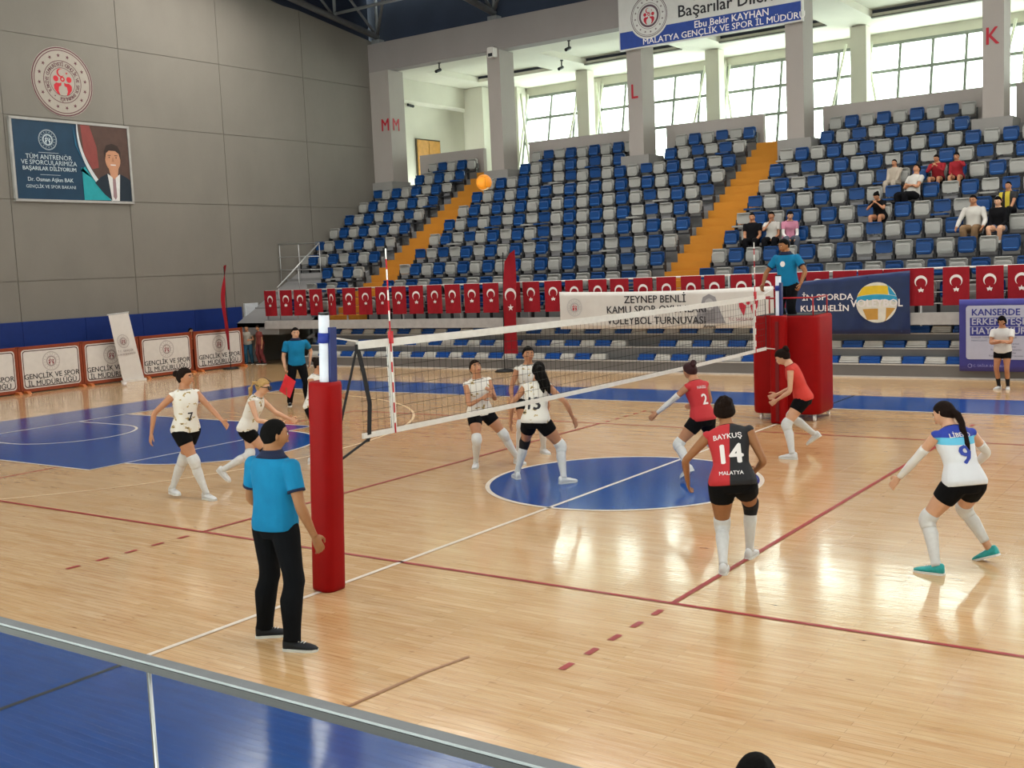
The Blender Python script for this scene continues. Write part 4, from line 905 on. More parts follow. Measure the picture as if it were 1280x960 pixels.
def person(label, loc, face, H=1.72, sex='f', pelvis=(0, 0, .525), lean=4, side=0, twist=0, hipyaw=0, feet=None, seat=False, hands=None, head=(0, 0), skin=None, hair=None, hairc=None,
           top='jersey', topm=None, bottom='shorts', botm=None, shoem=None, sockm=None, sock=(1.0, 1.8), pads=(None, None), sleeves=(None, None), vox=.009, group=None, prints=(), build_=1.0, curl=.35, kneedir=None, shortlen=.42, trim=None):
    'loc: ground point; face: heading in degrees; feet: ((x, y, z, toe heading), ...) right then left, in the world; hands: right then left, (right, forward, up) from the shoulder'
    f_ = sex == 'f'; skin = skin or SK_M; hairc = hairc or M_HB; th = radians(face-90); inv = Rz(-th)
    t = thing('person', label, 'person', loc, th, group); loc = Vector(loc)
    def loc_of(w): return inv @ (Vector(w)-loc)
    B = build_
    if feet is None: feet = [(None, .10*1, .03, 0, -8), (None, -.10, -.03, 0, 8)]
    FT = []
    for q in feet:
        if q[0] is None: FT.append((Vector((q[1], q[2], q[3])), radians(q[4]), q[5] if len(q) > 5 else 0))
        else: FT.append((loc_of(q[:3]), radians(q[3])-radians(face), q[4] if len(q) > 4 else 0))
    mid = (FT[0][0]+FT[1][0])/2
    P = Vector((mid.x+pelvis[0], mid.y+pelvis[1], pelvis[2]*H)) if not seat else Vector((pelvis[0], pelvis[1], pelvis[2]*H))
    RP = Rz(radians(hipyaw)) @ Ry(radians(side)*.4) @ Rx(-radians(lean)*.45); RC = Rz(radians(twist)) @ Ry(radians(side)) @ Rx(-radians(lean)*1.15)
    q0, q1 = RP.to_quaternion(), RC.to_quaternion()
    def fr(s): return q0.slerp(q1, min(1, max(0, s/.26))).to_matrix()
    sp = {}; c = P.copy(); n = 36; path = [(0, P.copy())]
    for k in range(n): s = .36*k/n; c = c+fr(s) @ Vector((0, 0, .36*H/n)); path.append((.36*(k+1)/n, c.copy()))
    def sp(s):
        if s < 0: return P+fr(0) @ Vector((0, 0, s*H))
        i = min(int(s/.36*n), n-1); a, b = path[i], path[i+1]; return a[1].lerp(b[1], (s-a[0])/(b[0]-a[0]))
    if f_: TS = [(-.055, .062, .050, -.004), (-.02, .098, .066, -.008), (.01, .103, .070, -.010), (.05, .092, .062, -.004), (.10, .074, .053, 0), (.15, .078, .055, .002), (.20, .088, .062, .008), (.235, .092, .058, .006), (.265, .092, .050, 0), (.285, .078, .042, -.002), (.305, .045, .036, 0), (.325, .033, .034, .002), (.37, .031, .033, .006)]
    else: TS = [(-.055, .060, .050, -.002), (-.02, .090, .064, -.004), (.01, .094, .068, -.004), (.05, .090, .065, 0), (.10, .087, .062, 0), (.15, .092, .064, .001), (.20, .102, .067, .003), (.235, .106, .062, .002), (.265, .106, .054, 0), (.285, .088, .046, -.002), (.305, .052, .040, 0), (.325, .038, .038, .002), (.37, .036, .037, .006)]
    def tring(s, g=0, gy=None, seg=20, sw=1):
        a, b, dy = interp(TS, s); F = fr(s); gy = g if gy is None else gy
        k = B if s < .29 else (1+(B-1)*.4)
        return ell(sp(s)+F @ Vector((0, dy*H, 0)), F @ Vector((1, 0, 0)), F @ Vector((0, 1, 0)), (a*H*k+g)*sw, b*H*k+gy, seg, .86)
    body = MB(); body.rings([tring(s) for s in [-.055, -.035, -.02, 0, .02, .05, .08, .10, .125, .15, .175, .20, .22, .24, .26, .275, .285, .295, .305, .315, .33, .35, .37]])
    C0 = fr(.27); sw = (.100 if f_ else .116)*H*B
    LEG = [(-.2, .045, .05, 0), (0, .058, .060, -.004), (.15, .055, .060, -.002), (.45, .048, .050, 0), (.8, .036, .038, .003), (1.0, .033, .036, .005), (1.12, .030, .033, .0), (1.32, .0335, .036, -.007), (1.6, .026, .028, -.004), (1.88, .019, .022, 0), (2.02, .020, .024, .0)]
    LEG = [(p, a*(.95+.05*B)*(1.05 if f_ and p < .6 else 1)*(B if p < 1 else 1), b*(B if p < 1 else 1), d) for p, a, b, d in LEG]
    ARM = [(-.20, .010, .012, 0), (-.16, .022, .024, 0), (-.08, .031, .032, 0), (0, .034, .033, 0), (.2, .030, .031, 0), (.55, .026, .027, 0), (.88, .022, .023, 0), (1.0, .022, .023, 0), (1.2, .023, .024, 0), (1.5, .020, .020, 0), (1.85, .0145, .016, 0), (2.0, .014, .0165, 0)]
    ARM = [(p, a*(.88 if f_ else 1.06)*(.8+.2*B), b*(.88 if f_ else 1.06)*(.8+.2*B), d) for p, a, b, d in ARM]
    legs = []; arms = []
    for i, sx in enumerate((1, -1)):
        A = P+fr(0) @ Vector((sx*.052*H*B, 0, -.005*H)); fp_, fy, pit = FT[i]; pit = radians(pit)
        fd = Vector((sin(-fy), cos(fy), 0)); heel = fp_+Vector((0, 0, .0)); ank = fp_-fd*(.035*H)+Vector((0, 0, .047*H))
        if pit: ank = fp_+fd*(.05*H)+(Vector((0, 0, .047*H))-fd*.085*H*1.0).length*(Vector((0, 0, 1))*sin(pit+.5)-fd*cos(pit+.5))
        kd = Vector((sx*.12, 1, .15)) if kneedir is None else Vector(kneedir[i])
        kd = (fr(0) @ Vector((kd.x, kd.y, kd.z)))*.6+fd*.4
        K, ank = ik(A, ank, .245*H, .246*H, kd)
        L = Limb([A, K, ank], (kd*.5+fd*.5), .12); legs.append((L, ank, fd, pit)); loft(body, L, LEG, -.12, 2.0, 22, H, 0, 14)
        # bare foot inside the shoe
        body.rings([ell(ank+fd*u*H+Vector((0, 0, z*H)), fd.cross(Vector((0, 0, 1))), Vector((0, 0, 1)), a*H, b*H, 8) for u, z, a, b in ((-.03, -.02, .012, .014), (.02, -.022, .017, .018), (.06, -.03, .018, .011), (.085, -.033, .012, .008))] if not pit else [ell(ank, Vector((1, 0, 0)), Vector((0, 1, 0)), .02*H, .02*H, 8), ell(ank-Vector((0, 0, .02*H)), Vector((1, 0, 0)), Vector((0, 1, 0)), .015*H, .015*H, 8)])
        S0 = sp(.256)+C0 @ Vector((sx*sw, -.002*H, 0)); hx = hands[i] if hands else (sx*.06, .05, -.52)
        tgt = S0+Vector(hx[:3]); pole = Vector(hx[3]) if len(hx) > 3 and hx[3] is not None else Vector((sx*.5, -1, -.1))
        E_, Wr = ik(S0, tgt, .172*H, .147*H, pole); fw = (Wr-E_).normalized()
        La = Limb([S0, E_, Wr], Vector((sx, .2, 0)) if abs(fw.x) < .8 else Vector((0, 1, 0)), .12); arms.append((La, E_, Wr)); loft(body, La, ARM, -.20, 2.0, 24, H, 0, 12)
        # hand with five fingers
        cv = hx[4] if len(hx) > 4 and hx[4] is not None else curl; hs = H*(.108 if f_ else .110)
        nrm = Vector((-sx, .25, 0)) if abs(fw.x) < .7 else Vector((0, -.2, -1))       # palm faces the body
        if len(hx) > 5: nrm = Vector(hx[5])
        nrm = (nrm-fw*nrm.dot(fw)).normalized(); sd = fw.cross(nrm)*sx; sd = sd if sd.y+sd.z*.3 > 0 else -sd   # towards the thumb
        body.rings([ell(Wr+fw*u*hs+nrm*w*hs, sd, nrm, a*hs, b*hs, 10) for u, w, a, b in ((-.06, 0, .13, .10), (.05, 0, .15, .10), (.25, .0, .21, .095), (.42, .01, .22, .085), (.50, .02, .20, .07))])
        for q, (o_, ln) in enumerate(((.165, .40), (.055, .46), (-.055, .43), (-.16, .34))):
            p = Wr+fw*.46*hs+sd*o_*hs; d = (fw+sd*o_*.5).normalized(); pts = [p]; a_ = cv*.5
            for sg in (.45, .32, .26):
                dd = (d*cos(a_)+nrm*sin(a_)).normalized(); pts.append(pts[-1]+dd*ln*sg*hs); a_ += cv*1.1
            body.tube(pts, [.056*hs, .052*hs, .046*hs, .036*hs], 7)
        p = Wr+fw*.12*hs+sd*.15*hs+nrm*.03*hs; body.tube([p-fw*.03*hs, p+(sd*.7+fw*.6).normalized()*.20*hs, p+(sd*.75+fw*.9).normalized()*.33*hs+nrm*.05*hs, p+(sd*.5+fw*1.1).normalized()*.45*hs+nrm*.10*hs], [.075*hs, .065*hs, .055*hs, .042*hs], 7)
    # head
    RH = C0 @ Rz(radians(head[0])) @ Rx(radians(head[1])); nk = sp(.345); hc = nk+RH @ Vector((0, .014*H, .041*H)); hw, hd, hh = .0470*H, .0595*H, .0675*H
    def hp(x, y, z, k=1.0): return hc+RH @ Vector((x*hw*k, y*hd*k, z*hh*k))
    def headpt(a, b, k=1.0, kk=None):
        x, y, z = sin(a)*cos(b), sin(a)*sin(b), cos(a); X, Yy, Z = x, y, z
        if z < 0: X *= 1-.30*(-z)**1.4; Yy *= (1-.10*(-z)) if y > 0 else (1-.35*(-z))
        if y > .5 and -.1 < z < .25: Yy *= .965
        return Vector((X, Yy, Z))
    vs = []; n1, n2 = 18, 24
    for i in range(n1+1):
        for j in range(n2): v = headpt(pi*i/n1, 2*pi*j/n2); vs.append(hp(v.x, v.y, v.z))
    body.add(vs, [(i*n2+j, (i+1)*n2+j, (i+1)*n2+(j+1) % n2, i*n2+(j+1) % n2) for i in range(n1) for j in range(n2)])
    body.rings([ell(hp(0, y, z), RH @ Vector((1, 0, 0)), RH @ Vector((0, .3, 1)).normalized(), a*H, b*H, 8) for y, z, a, b in ((.85, .18, .004, .006), (.97, .02, .006, .009), (1.10, -.16, .0085, .0085), (.98, -.25, .008, .004))])
    for sx in (1, -1):
        body.ball(hp(sx*.98, -.05, -.02), (.006*H, .011*H, .017*H), 8, 6)
        body.ball(hp(sx*.02, .93, -.42), (.014*H, .008*H, .006*H), 8, 5)
    body.rings([ell(nk+RH @ Vector((0, y*H, z*H)), RH @ Vector((1, 0, 0)), RH @ Vector((0, 1, 0)), r*H*(1 if f_ else 1.12), r*H*(1 if f_ else 1.1), 12) for y, z, r in ((-.004, -.03, .032), (.0, .0, .031), (.006, .03, .031))])
    bme = blob(body, vox, 2, 'body'); bme.materials.clear(); bme.materials.append(skin); place(bpy.data.objects.new('body', bme), t)
    for sx in (1, -1):
        e = MB(); e.ball(hp(sx*.36, .875, .06), .0048*H, 8, 6); e.ball(hp(sx*.36, .925, .06), .0040*H, 8, 6, 1); e.build('eye', [M_EYEW, M_EYED], t, True)
        MB().tube([hp(sx*.15, .99, .20), hp(sx*.38, .95, .27), hp(sx*.60, .80, .22)], .0022*H, 5).build('eyebrow', M_BROW, t)
    MB().ball((0, 0, 0), (.013*H, .004*H, .0045*H), 10, 6, 0, Matrix.Translation(hp(0, .98, -.44)) @ RH.to_4x4()).build('lips', M_LIP, t, True)
    # hair
    hm = MB(); style = hair or ('short' if not f_ else 'bun'); vs = []; n1, n2 = 22, 32; rr = random.Random(len(label)); fluff = 1.24 if 'curly' in style else (1.07 if style == 'short' else 1.12)
    for i in range(n1+1):
        for j in range(n2):
            a, b = pi*i/n1, 2*pi*j/n2; v = headpt(a, b); lim = .47 if v.y > .55 else (.47-(.55-v.y)*1.17 if v.y > -.1 else -.29-(-.1-v.y)*.62)
            if style == 'short': lim += .04 if v.y > 0 else 0
            kf = fluff+(.05*rr.random() if 'curly' in style else .012*rr.random()); d = (v.z-lim)*9; k = .86+(kf-.86)*min(1, max(0, d*.5+.5))
            vs.append(hp(v.x*k, v.y*k, v.z*k+(.05 if 'curly' in style and v.z > .3 else 0)))
    hm.add(vs, [(i*n2+j, (i+1)*n2+j, (i+1)*n2+(j+1) % n2, i*n2+(j+1) % n2) for i in range(n1) for j in range(n2)])
    def hl(pts, rad): hm.tube([hc+RH @ Vector((x*H, y*H, z*H)) for x, y, z in pts], [r*H for r in rad], 9)
    if style == 'bun': hm.ball(hp(0, -1.10, .50), .026*H, 10, 8); hm.ball(hp(.1, -1.28, .42), .016*H, 8, 6)
    if style == 'messy_bun': hm.ball(hp(.1, -.95, .75), .027*H, 8, 6); hm.ball(hp(-.2, -1.1, .5), .020*H, 8, 6)
    if style == 'ponytail': hl([(0, -.055, .03), (0, -.085, .02), (0, -.105, -.03), (0, -.10, -.09), (0, -.092, -.13)], [.012, .018, .021, .015, .004])
    if style == 'braid': hl([(0, -.052, .0), (.0, -.075, -.03), (.004, -.085, -.08), (-.004, -.083, -.12), (.004, -.085, -.16), (-.003, -.088, -.20), (.002, -.09, -.235)], [.018, .021, .017, .019, .015, .015, .004])
    if style == 'flying': hl([(0, -.05, .03), (.02, -.085, .01), (.05, -.11, -.05), (.085, -.125, -.115), (.11, -.14, -.175)], [.022, .034, .036, .030, .006]); hl([(0, -.05, 0), (.01, -.075, -.05), (.045, -.09, -.12), (.06, -.10, -.17)], [.03, .032, .026, .005])
    if style == 'long': hl([(0, -.03, .0), (0, -.045, -.06), (0, -.05, -.12), (0, -.05, -.17)], [.045, .045, .038, .02])
    if style == 'curly_bun':
        for k in range(26): a, b = rr.uniform(.3, 2.2), rr.uniform(0, 2*pi); hm.ball(hp(.75*sin(a)*cos(b), -.55+.75*sin(a)*sin(b), .45+.6*cos(a)), rr.uniform(.013, .022)*H, 6, 5)
    if style == 'curly':
        for k in range(130): a, b = rr.uniform(0, 1.9), rr.uniform(0, 2*pi); v = headpt(a, b); v.y -= .15; hm.ball(hp(v.x*1.05, v.y*1.05, v.z*1.05), rr.uniform(.006, .011)*H, 6, 5)
    hme = blob(hm, max(vox*.9, .007), 1, 'hair'); hme.materials.append(hairc); place(bpy.data.objects.new('hair', hme), t)
    # top
    sh = MB(); hem = {'jersey': -.015, 'polo': -.02, 'tee': -.03, 'long': -.02}[top]; g0 = .012 if top == 'jersey' else .014
    ss = [hem+(.285-hem)*k/13 for k in range(14)]
    def gg(s): return g0+(.016 if top != 'jersey' else .008)*max(0, min(1, (.17-s)/.15))
    sh.rings([tring(s, gg(s)+.004, gg(s)) for s in ss]+[tring(.298, .010), tring(.306, .006)])
    slen = {'jersey': .0, 'polo': .62, 'tee': .55, 'long': 1.9}[top]
    for i, (La, E_, Wr) in enumerate(arms): loft(sh, La, ARM, -.20, slen, 12 if slen < 1 else 24, H, 0, 12, gf=lambda u: .006 if top == 'jersey' else (.010+.008*min(1, max(0, u*2)) if top != 'long' else .010))
    sme = blob(sh, max(vox, .010), 2, 'shirt'); sme.materials.append(topm or J_WHITE); nm = {'jersey': 'jersey', 'polo': 'polo_shirt', 'tee': 't_shirt', 'long': 'sweater'}[top]; so = place(bpy.data.objects.new(nm, sme), t)
    if top == 'polo':
        for i, (La, E_, Wr) in enumerate(arms): m = MB(); m.rings([La.ring(u, interp(ARM, .6)[0]*H, interp(ARM, .6)[1]*H, 0, 0, 14, .021) for u in (.575, .64)]); m.build('cuff', M_NAVC, so, True)
        m = MB(); m.rings([tring(.292, .012), tring(.305, .014), tring(.322, .012), tring(.326, .007)]); m.build('collar', M_NAVC, so, True)
    if top == 'jersey' or top == 'tee':
        m = MB(); R = [[p for p in tring(s, g)] for s, g in ((.290, .010), (.304, .008))]; m.rings(R, cap=False); m.build('neck_trim', trim or M_SHORT, so, True)
    bvh = BVHTree.FromPolygons([v.co.copy() for v in sme.vertices], [tuple(p.vertices) for p in sme.polygons])
    for txt, size, s_, sgn, pm, bd in prints:
        F = fr(s_); o_ = sp(s_); Xd = F @ Vector((1, 0, 0))*(-sgn if sgn > 0 else 1); Up = F @ Vector((0, 0, 1)); Nn = F @ Vector((0, 1, 0))*sgn
        if sgn < 0: Xd = F @ Vector((1, 0, 0))
        V, Fc = text_mesh(txt, size, bd); mb_ = MB().add(V, Fc); fine(mb_, .025); out = []
        for (a, b, c_) in mb_.v:
            org = o_+Xd*a+Up*b+Nn*.5; hit = bvh.ray_cast(org, -Nn); out.append(tuple((hit[0]+Nn*(.004+c_)) if hit[0] else (o_+Xd*a+Up*b+Nn*.08)))
        mb_.v = out; mb_.build('number_print' if txt[0].isdigit() else 'name_print', pm, so)
    # bottoms
    bo = MB()
    if bottom in ('shorts', 'trousers'):
        g = .008 if bottom == 'shorts' else .012
        bo.rings([tring(s, g) for s in (-.058, -.035, -.015, 0, .02, .045, .06)])
        for L, ank, fd, pit in legs:
            if bottom == 'shorts': loft(bo, L, LEG, -.12, shortlen, 8, H, 0, 14, gf=lambda u: .008+.006*max(0, u))
            else: loft(bo, L, LEG, -.12, 2.03, 21, H, 0, 14, gf=lambda u: .012+.016*max(0, min(1, (u-.3)/1.2)))
        me_ = blob(bo, max(vox, .010), 2, bottom); me_.materials.append(botm or (M_SHORT if bottom == 'shorts' else M_TRS)); place(bpy.data.objects.new(bottom, me_), t)
    for i, (L, ank, fd, pit) in enumerate(legs):
        if bottom == 'shorts' and sock:
            m = MB(); a0, a1 = sock if not isinstance(sock[0], tuple) else sock[i]; loft(m, L, LEG, a0, a1+.13 if a1 > 1.85 else a1, 16, H, 0, 14, gf=lambda u: .005); m.build('sock', sockm or M_SOCK, t, True)
            if pads[i]:
                m = MB(); loft(m, L, LEG, .80, 1.20, 8, H, 0, 14, gf=lambda u: .006+.012*max(0, 1-((u-1)/.2)**2)); m.build('knee_pad', pads[i], t, True)
        sm_ = shoem or M_SHW; X = fd.cross(Vector((0, 0, 1))).normalized()
        fw = fd; upv = Vector((0, 0, 1))
        if pit: fw = fd*cos(pit)-Vector((0, 0, 1))*sin(pit); upv = X.cross(fw).normalized()
        o0 = ank-upv*.047*H
        ST = [(-.040, .014, .020, .030), (-.033, .020, .022, .036), (-.010, .0225, .026, .034), (.015, .023, .022, .026), (.045, .025, .019, .018), (.075, .026, .016, .014), (.10, .021, .013, .010), (.115, .010, .010, .006)]
        ho = MB(); ho.rings([[p if (p-o0).dot(upv) > .008*H else p-upv*((p-o0).dot(upv)-.008*H) for p in ell(o0+fw*u*H+upv*(z+.002)*H, X, upv, a*H, b*H, 14)] for u, a, z, b in ST])
        shoe = ho.build('shoe', sm_, t, True)
        so_ = MB(); out = [(u, a*1.08) for u, a, z, b in ST]; out[0] = (-.043, .012); PP = [(u, a) for u, a in out]+[(u, -a) for u, a in out[::-1]]
        so_.rings([[o0+fw*u*H+X*a*H+upv*z*H for u, a in PP] for z in (.0, .011)]); so_.build('sole', M_SOLE, shoe)
        m = MB()
        for k in range(4): u = .022+.012*k; m.tube([o0+fw*u*H+X*s_*.012*H+upv*(.046-.22*(u-.02))*H for s_ in (-1, 0, 1)], .0018*H, 4)
        m.build('laces', M_SOLE if sm_ is not M_SHW else MATS['white_plastic'], shoe)
    for i, (La, E_, Wr) in enumerate(arms):
        if sleeves[i]: m = MB(); loft(m, La, ARM, .5, 1.95, 16, H, 0, 12, gf=lambda u: .005); m.build('arm_sleeve', sleeves[i], t, True)
    t['_'] = 1; del t['_']
    return dict(root=t, hc=hc, RH=RH, H=H, hp=hp, arms=arms, shirt=so, sp=sp, fr=fr, bvh=bvh)
def G(x, y): v = at(x, y, 'z', 0); return v.x, v.y, 0
def mid(a, b): return ((a[0]+b[0])/2, (a[1]+b[1])/2, 0)
WHITEP = M_FW
# right hand entry first; heading: 0 = towards the right of the court (+x), 90 = towards the grandstand
a, b = (-4.42, -3.22, 0), (-5.05, -3.30, 0)
person('woman in white patterned jersey and high white socks walking at left, arms out', mid(a, b), -4, 1.80, pelvis=(0, 0, .515), lean=3, twist=-6, feet=[(*a, -5), (*b, -15)], hands=[(.24, -.16, -.46, (1, -.6, 0)), (-.08, .42, -.36, (-.6, -1, 0))], head=(32, 6), skin=SK_M, hairc=M_HBR, hair='bun', sock=(.98, 1.9), pads=(M_SOCK, M_SOCK), topm=J_WHITE, prints=(('7', .16, .10, 1, M_INK, .03),))
a, b = (-4.78, -2.05, 0), (-4.96, -2.55, .10)
r = person('woman in white jersey and face mask running, blonde ponytail, at left', (-5.05, -2.2, 0), 25, 1.68, pelvis=(.0, .06, .455), lean=26, feet=[(-4.75, -1.80, 0, 20), (-5.05, -2.46, .08, 15, 40)], hands=[(.02, .34, -.30, None, .9), (-.02, .42, -.30, None, .9)], head=(0, 18), skin=SK_L, hairc=M_HBL, hair='ponytail', sock=((1.0, 1.9), (1.05, 1.9)), pads=(M_KPB, M_SOCK), topm=J_WHITE, prints=())
m = MB(); hp = r['hp']; m.tube([hp(.98, .2, .08, 1.08), hp(.6, .9, .08, 1.1), hp(0, 1.12, .1, 1.08), hp(-.6, .9, .08, 1.1), hp(-.98, .2, .08, 1.08), hp(-.9, -.6, .15, 1.1), hp(0, -1.12, .2, 1.1), hp(.9, -.6, .15, 1.1), hp(.98, .2, .08, 1.08)], .006, 6); m.tube([hp(0, .95, .75, 1.1), hp(0, 0, 1.1, 1.08), hp(0, -1, .5, 1.1)], .006, 6)
for s_ in (1, -1): m.ball(hp(s_*.42, 1.05, 0), (.03, .012, .03), 8, 6)
o = m.build('face_mask', mat('black_mask_straps', '1b1b1f', .4), r['root'])
# near second official, back to the camera
a, b = (.93, -6.80, 0), (.52, -6.74, 0)
nm_ = person('man in turquoise polo and black trousers, back to us, beside the near post', (.72, -6.78, 0), 92, 1.80, 'm', pelvis=(-.03, .0, .534), lean=1, hipyaw=4, feet=[(1.0, -6.86, 0, 22), (.55, -6.72, 0, 40)], hands=[(.14, .06, -.54, (.3, -1, 0), .5), (-.03, .25, -.42, (-.5, -1, 0))], head=(-26, -2), skin=SK_D, hairc=M_HB, hair='short', top='polo', topm=M_POLO, bottom='trousers', shoem=M_SHB, vox=.007, build_=.96)
hp = nm_['hp']; m = MB(); q = nm_['sp'](.30); F = nm_['fr'](.27)
m.tube([q+F @ Vector((.055, -.02, .03)), q+F @ Vector((.07, .05, .0)), q+F @ Vector((.05, .13, -.08)), q+F @ Vector((0, .16, -.16))], .003, 5); m.build('whistle_cord', M_RAIL, nm_['root'])
# behind the post
person('woman in white jersey half hidden behind the near padded post', (-5.2, -.45, 0), 15, 1.72, lean=12, pelvis=(0, 0, .50), feet=[(-5.02, -.65, 0, 20), (-5.35, -.25, 0, 20)], hands=[(.05, .30, -.30), (-.05, .3, -.30)], head=(0, 0), skin=SK_M, hairc=M_HBR, hair='bun', topm=J_WHITE, sock=(1.0, 1.9), pads=(M_KPB, M_KPB))
# line judge with the flag
lj = person('line judge in turquoise polo holding a red flag down by his side', (-11.0, 4.85, 0), -35, 1.80, 'm', feet=[(-11.18, 4.70, 0, -45), (-10.86, 4.98, 0, -20)], hands=[(.08, .12, -.52, (.4, -1, 0), 1.2), (-.10, -.12, -.44, (-.6, -.8, 0))], skin=SK_L, hair='short', top='polo', topm=M_POLO, bottom='trousers', shoem=M_SHB, vox=.009)
W_ = lj['arms'][0][2]; fl = MB(); t = thing('signal_flag', 'red signal flag held hanging by the line judge', 'flag', lj['root'].matrix_world.translation); t.rotation_euler.z = lj['root'].rotation_euler.z; t.location = lj['root'].location
p0 = W_+Vector((.0, .04, -.07)); MB().tube([p0+Vector((0, -.05, .05)), p0+Vector((.03, .16, -.62))], .008, 6).build('stick', mat('wood_stick', '8a6a45', .6), t)
V = []
for i in range(7):
    for j in range(7): u, v = i/6, j/6; V.append(p0+Vector((-.22*u+.16*v+.02, .03*sin(u*5+v*3)+.10, -.06-.36*v-.18*u+.0)))
V += [v+Vector((0, .004, 0)) for v in V]
MB().add(V, [(i*7+j, i*7+j+1, i*7+j+8, i*7+j+7) for i in range(6) for j in range(6)]+[(49+i*7+j, 49+i*7+j+7, 49+i*7+j+8, 49+i*7+j+1) for i in range(6) for j in range(6)]).build('cloth', mat('bright_red_flag', 'd8303a', .7), t, True)
# players at the net
person('woman in white jersey behind the net with forearms raised looking up at the ball', mid((-2.46, 0, 0), (-2.1, .5, 0)), -32, 1.72, pelvis=(.20, -.10, .46), lean=8, side=7, feet=[(-2.46, .02, 0, -60), (-2.02, .52, .0, -20)], hands=[(-.12, .30, -.16, (.5, -.2, -1), .5), (.10, .32, -.12, (-.5, -.2, -1), .5)], head=(0, 32), skin=SK_M, hairc=M_HBR, hair='bun', topm=J_WHITE, sock=(.98, 1.9), pads=(M_SOCK, M_SOCK))
person('woman in white jersey with dark collar standing behind player number thirteen', (-2.28, 1.25, 0), -40, 1.74, lean=6, pelvis=(0, -.03, .505), feet=[(-2.42, 1.05, 0, -60), (-2.15, 1.4, 0, -30)], hands=[(.12, .10, -.50), (-.08, .12, -.50)], head=(0, 14), skin=SK_M, hairc=M_HB, hair='bun', topm=J_WHITE, sock=(1.0, 1.9), pads=(M_SOCK, M_SOCK))
person('woman with number 13 on white jersey and long black hair, seen from behind', (-1.03, -.42, 0), 100, 1.74, pelvis=(0, -.10, .475), lean=14, feet=[(-.60, -.42, 0, 60), (-1.45, -.40, 0, 140)], hands=[(.28, .10, -.42, (1, -.6, 0)), (-.26, .06, -.46, (-1, -.6, 0))], head=(18, 8), skin=SK_M, hairc=M_HB, hair='flying', topm=J_WHITE, sock=(1.02, 1.9), pads=(M_SOCK, M_KPB), prints=(('13', .23, .125, -1, M_INK, .04),), build_=1.03)
# red team
person('woman in red jersey with white arm sleeve moving left near the net', (.75, .85, 0), 160, 1.70, pelvis=(0, .05, .455), lean=18, feet=[(.95, 1.1, 0, 150), (.85, .2, .06, 160, 30)], hands=[(.10, .30, -.30, None), (-.25, .42, -.40, (-.6, -1, 0))], head=(0, 0), skin=SK_M, hairc=M_HRD, hair='messy_bun', topm=split('red_jersey_black_shoulder', [(0, 'b5262c'), (.60, '1b1a1e')], 0, 1, .5), sock=(.98, 1.9), pads=(M_SOCK, M_SOCK), sleeves=(None, M_SLV), prints=(('2', .20, .14, -1, WHITEP, .04), ('NAZLI', .055, .235, -1, WHITEP, .02)))
person('woman with number 14 on red and black jersey bending forward, back to us', (3.0, -3.1, 0), 112, 1.76, pelvis=(-.03, -.10, .455), lean=24, side=-8, feet=[(3.0, -2.82, 0, 95), (2.98, -3.42, 0, 110)], hands=[(.05, .16, -.40, (.6, -1, 0), .6), (-.20, .14, -.44, (-1, -.6, 0), .6)], head=(8, 6), skin=SK_D, hairc=M_HBR, hair='curly_bun', topm=J_RB, sock=((1.08, 1.9), (1.02, 1.9)), pads=(M_KPB, M_SOCK), prints=(('14', .25, .135, -1, WHITEP, .045), ('BAYKUŞ', .07, .228, -1, WHITEP, .02), ('MALATYA', .05, .045, -1, WHITEP, .02)), build_=1.12, shortlen=.40)
person('woman in red jersey and high white socks stepping left before the red platform', (1.4, 2.5, 0), 192, 1.72, pelvis=(.0, -.02, .475), lean=24, feet=[(1.52, 3.05, .10, 175, 35), (1.40, 2.28, 0, 180)], hands=[(.0, .26, -.38, (.5, -1, 0), .8), (-.02, .20, -.42, (-.5, -1, 0), .8)], head=(0, -4), skin=SK_L, hairc=M_HBR, hair='messy_bun', topm=J_RED, sock=(.98, 1.9), pads=(M_SOCK, M_SOCK))
person('libero in blue and white jersey with braid, black shorts and teal shoes at right', (4.78, -2.4, 0), 135, 1.70, pelvis=(0, -.08, .465), lean=28, feet=[(4.98, -2.08, 0, 165, 22), (4.62, -2.68, 0, 178)], hands=[(.18, .26, -.36, (1, -.6, 0)), (-.20, .30, -.42, (-.6, -1, 0))], head=(25, 4), skin=SK_L, hairc=M_HBR, hair='braid', topm=J_BLU, shoem=M_SHT, sock=((1.0, 1.82), (1.0, 1.9)), pads=(M_SOCK, M_SOCK), sleeves=(M_SLV, M_SLV), prints=(('9', .24, .13, -1, mat('number_blue', '3446a0', .7), .04), ('LİBERO', .06, .235, -1, WHITEP, .02)), build_=1.04)
# first official on the platform
person('first referee in turquoise polo standing on the red padded platform', (-.14, 6.35, 1.45), -100, 1.76, 'm', feet=[(None, .11, 0, 0, -6), (None, -.11, 0, 0, 6)], hands=[(.16, .20, -.46, (1, -.5, 0), 1.0), (-.16, .16, -.46, (-1, -.5, 0), 1.0)], head=(-20, -6), skin=SK_D, hair='short', top='polo', topm=M_POLO, bottom='trousers', shoem=M_SHB, vox=.008, prints=(('●', .13, .20, 1, WHITEP, 0),))
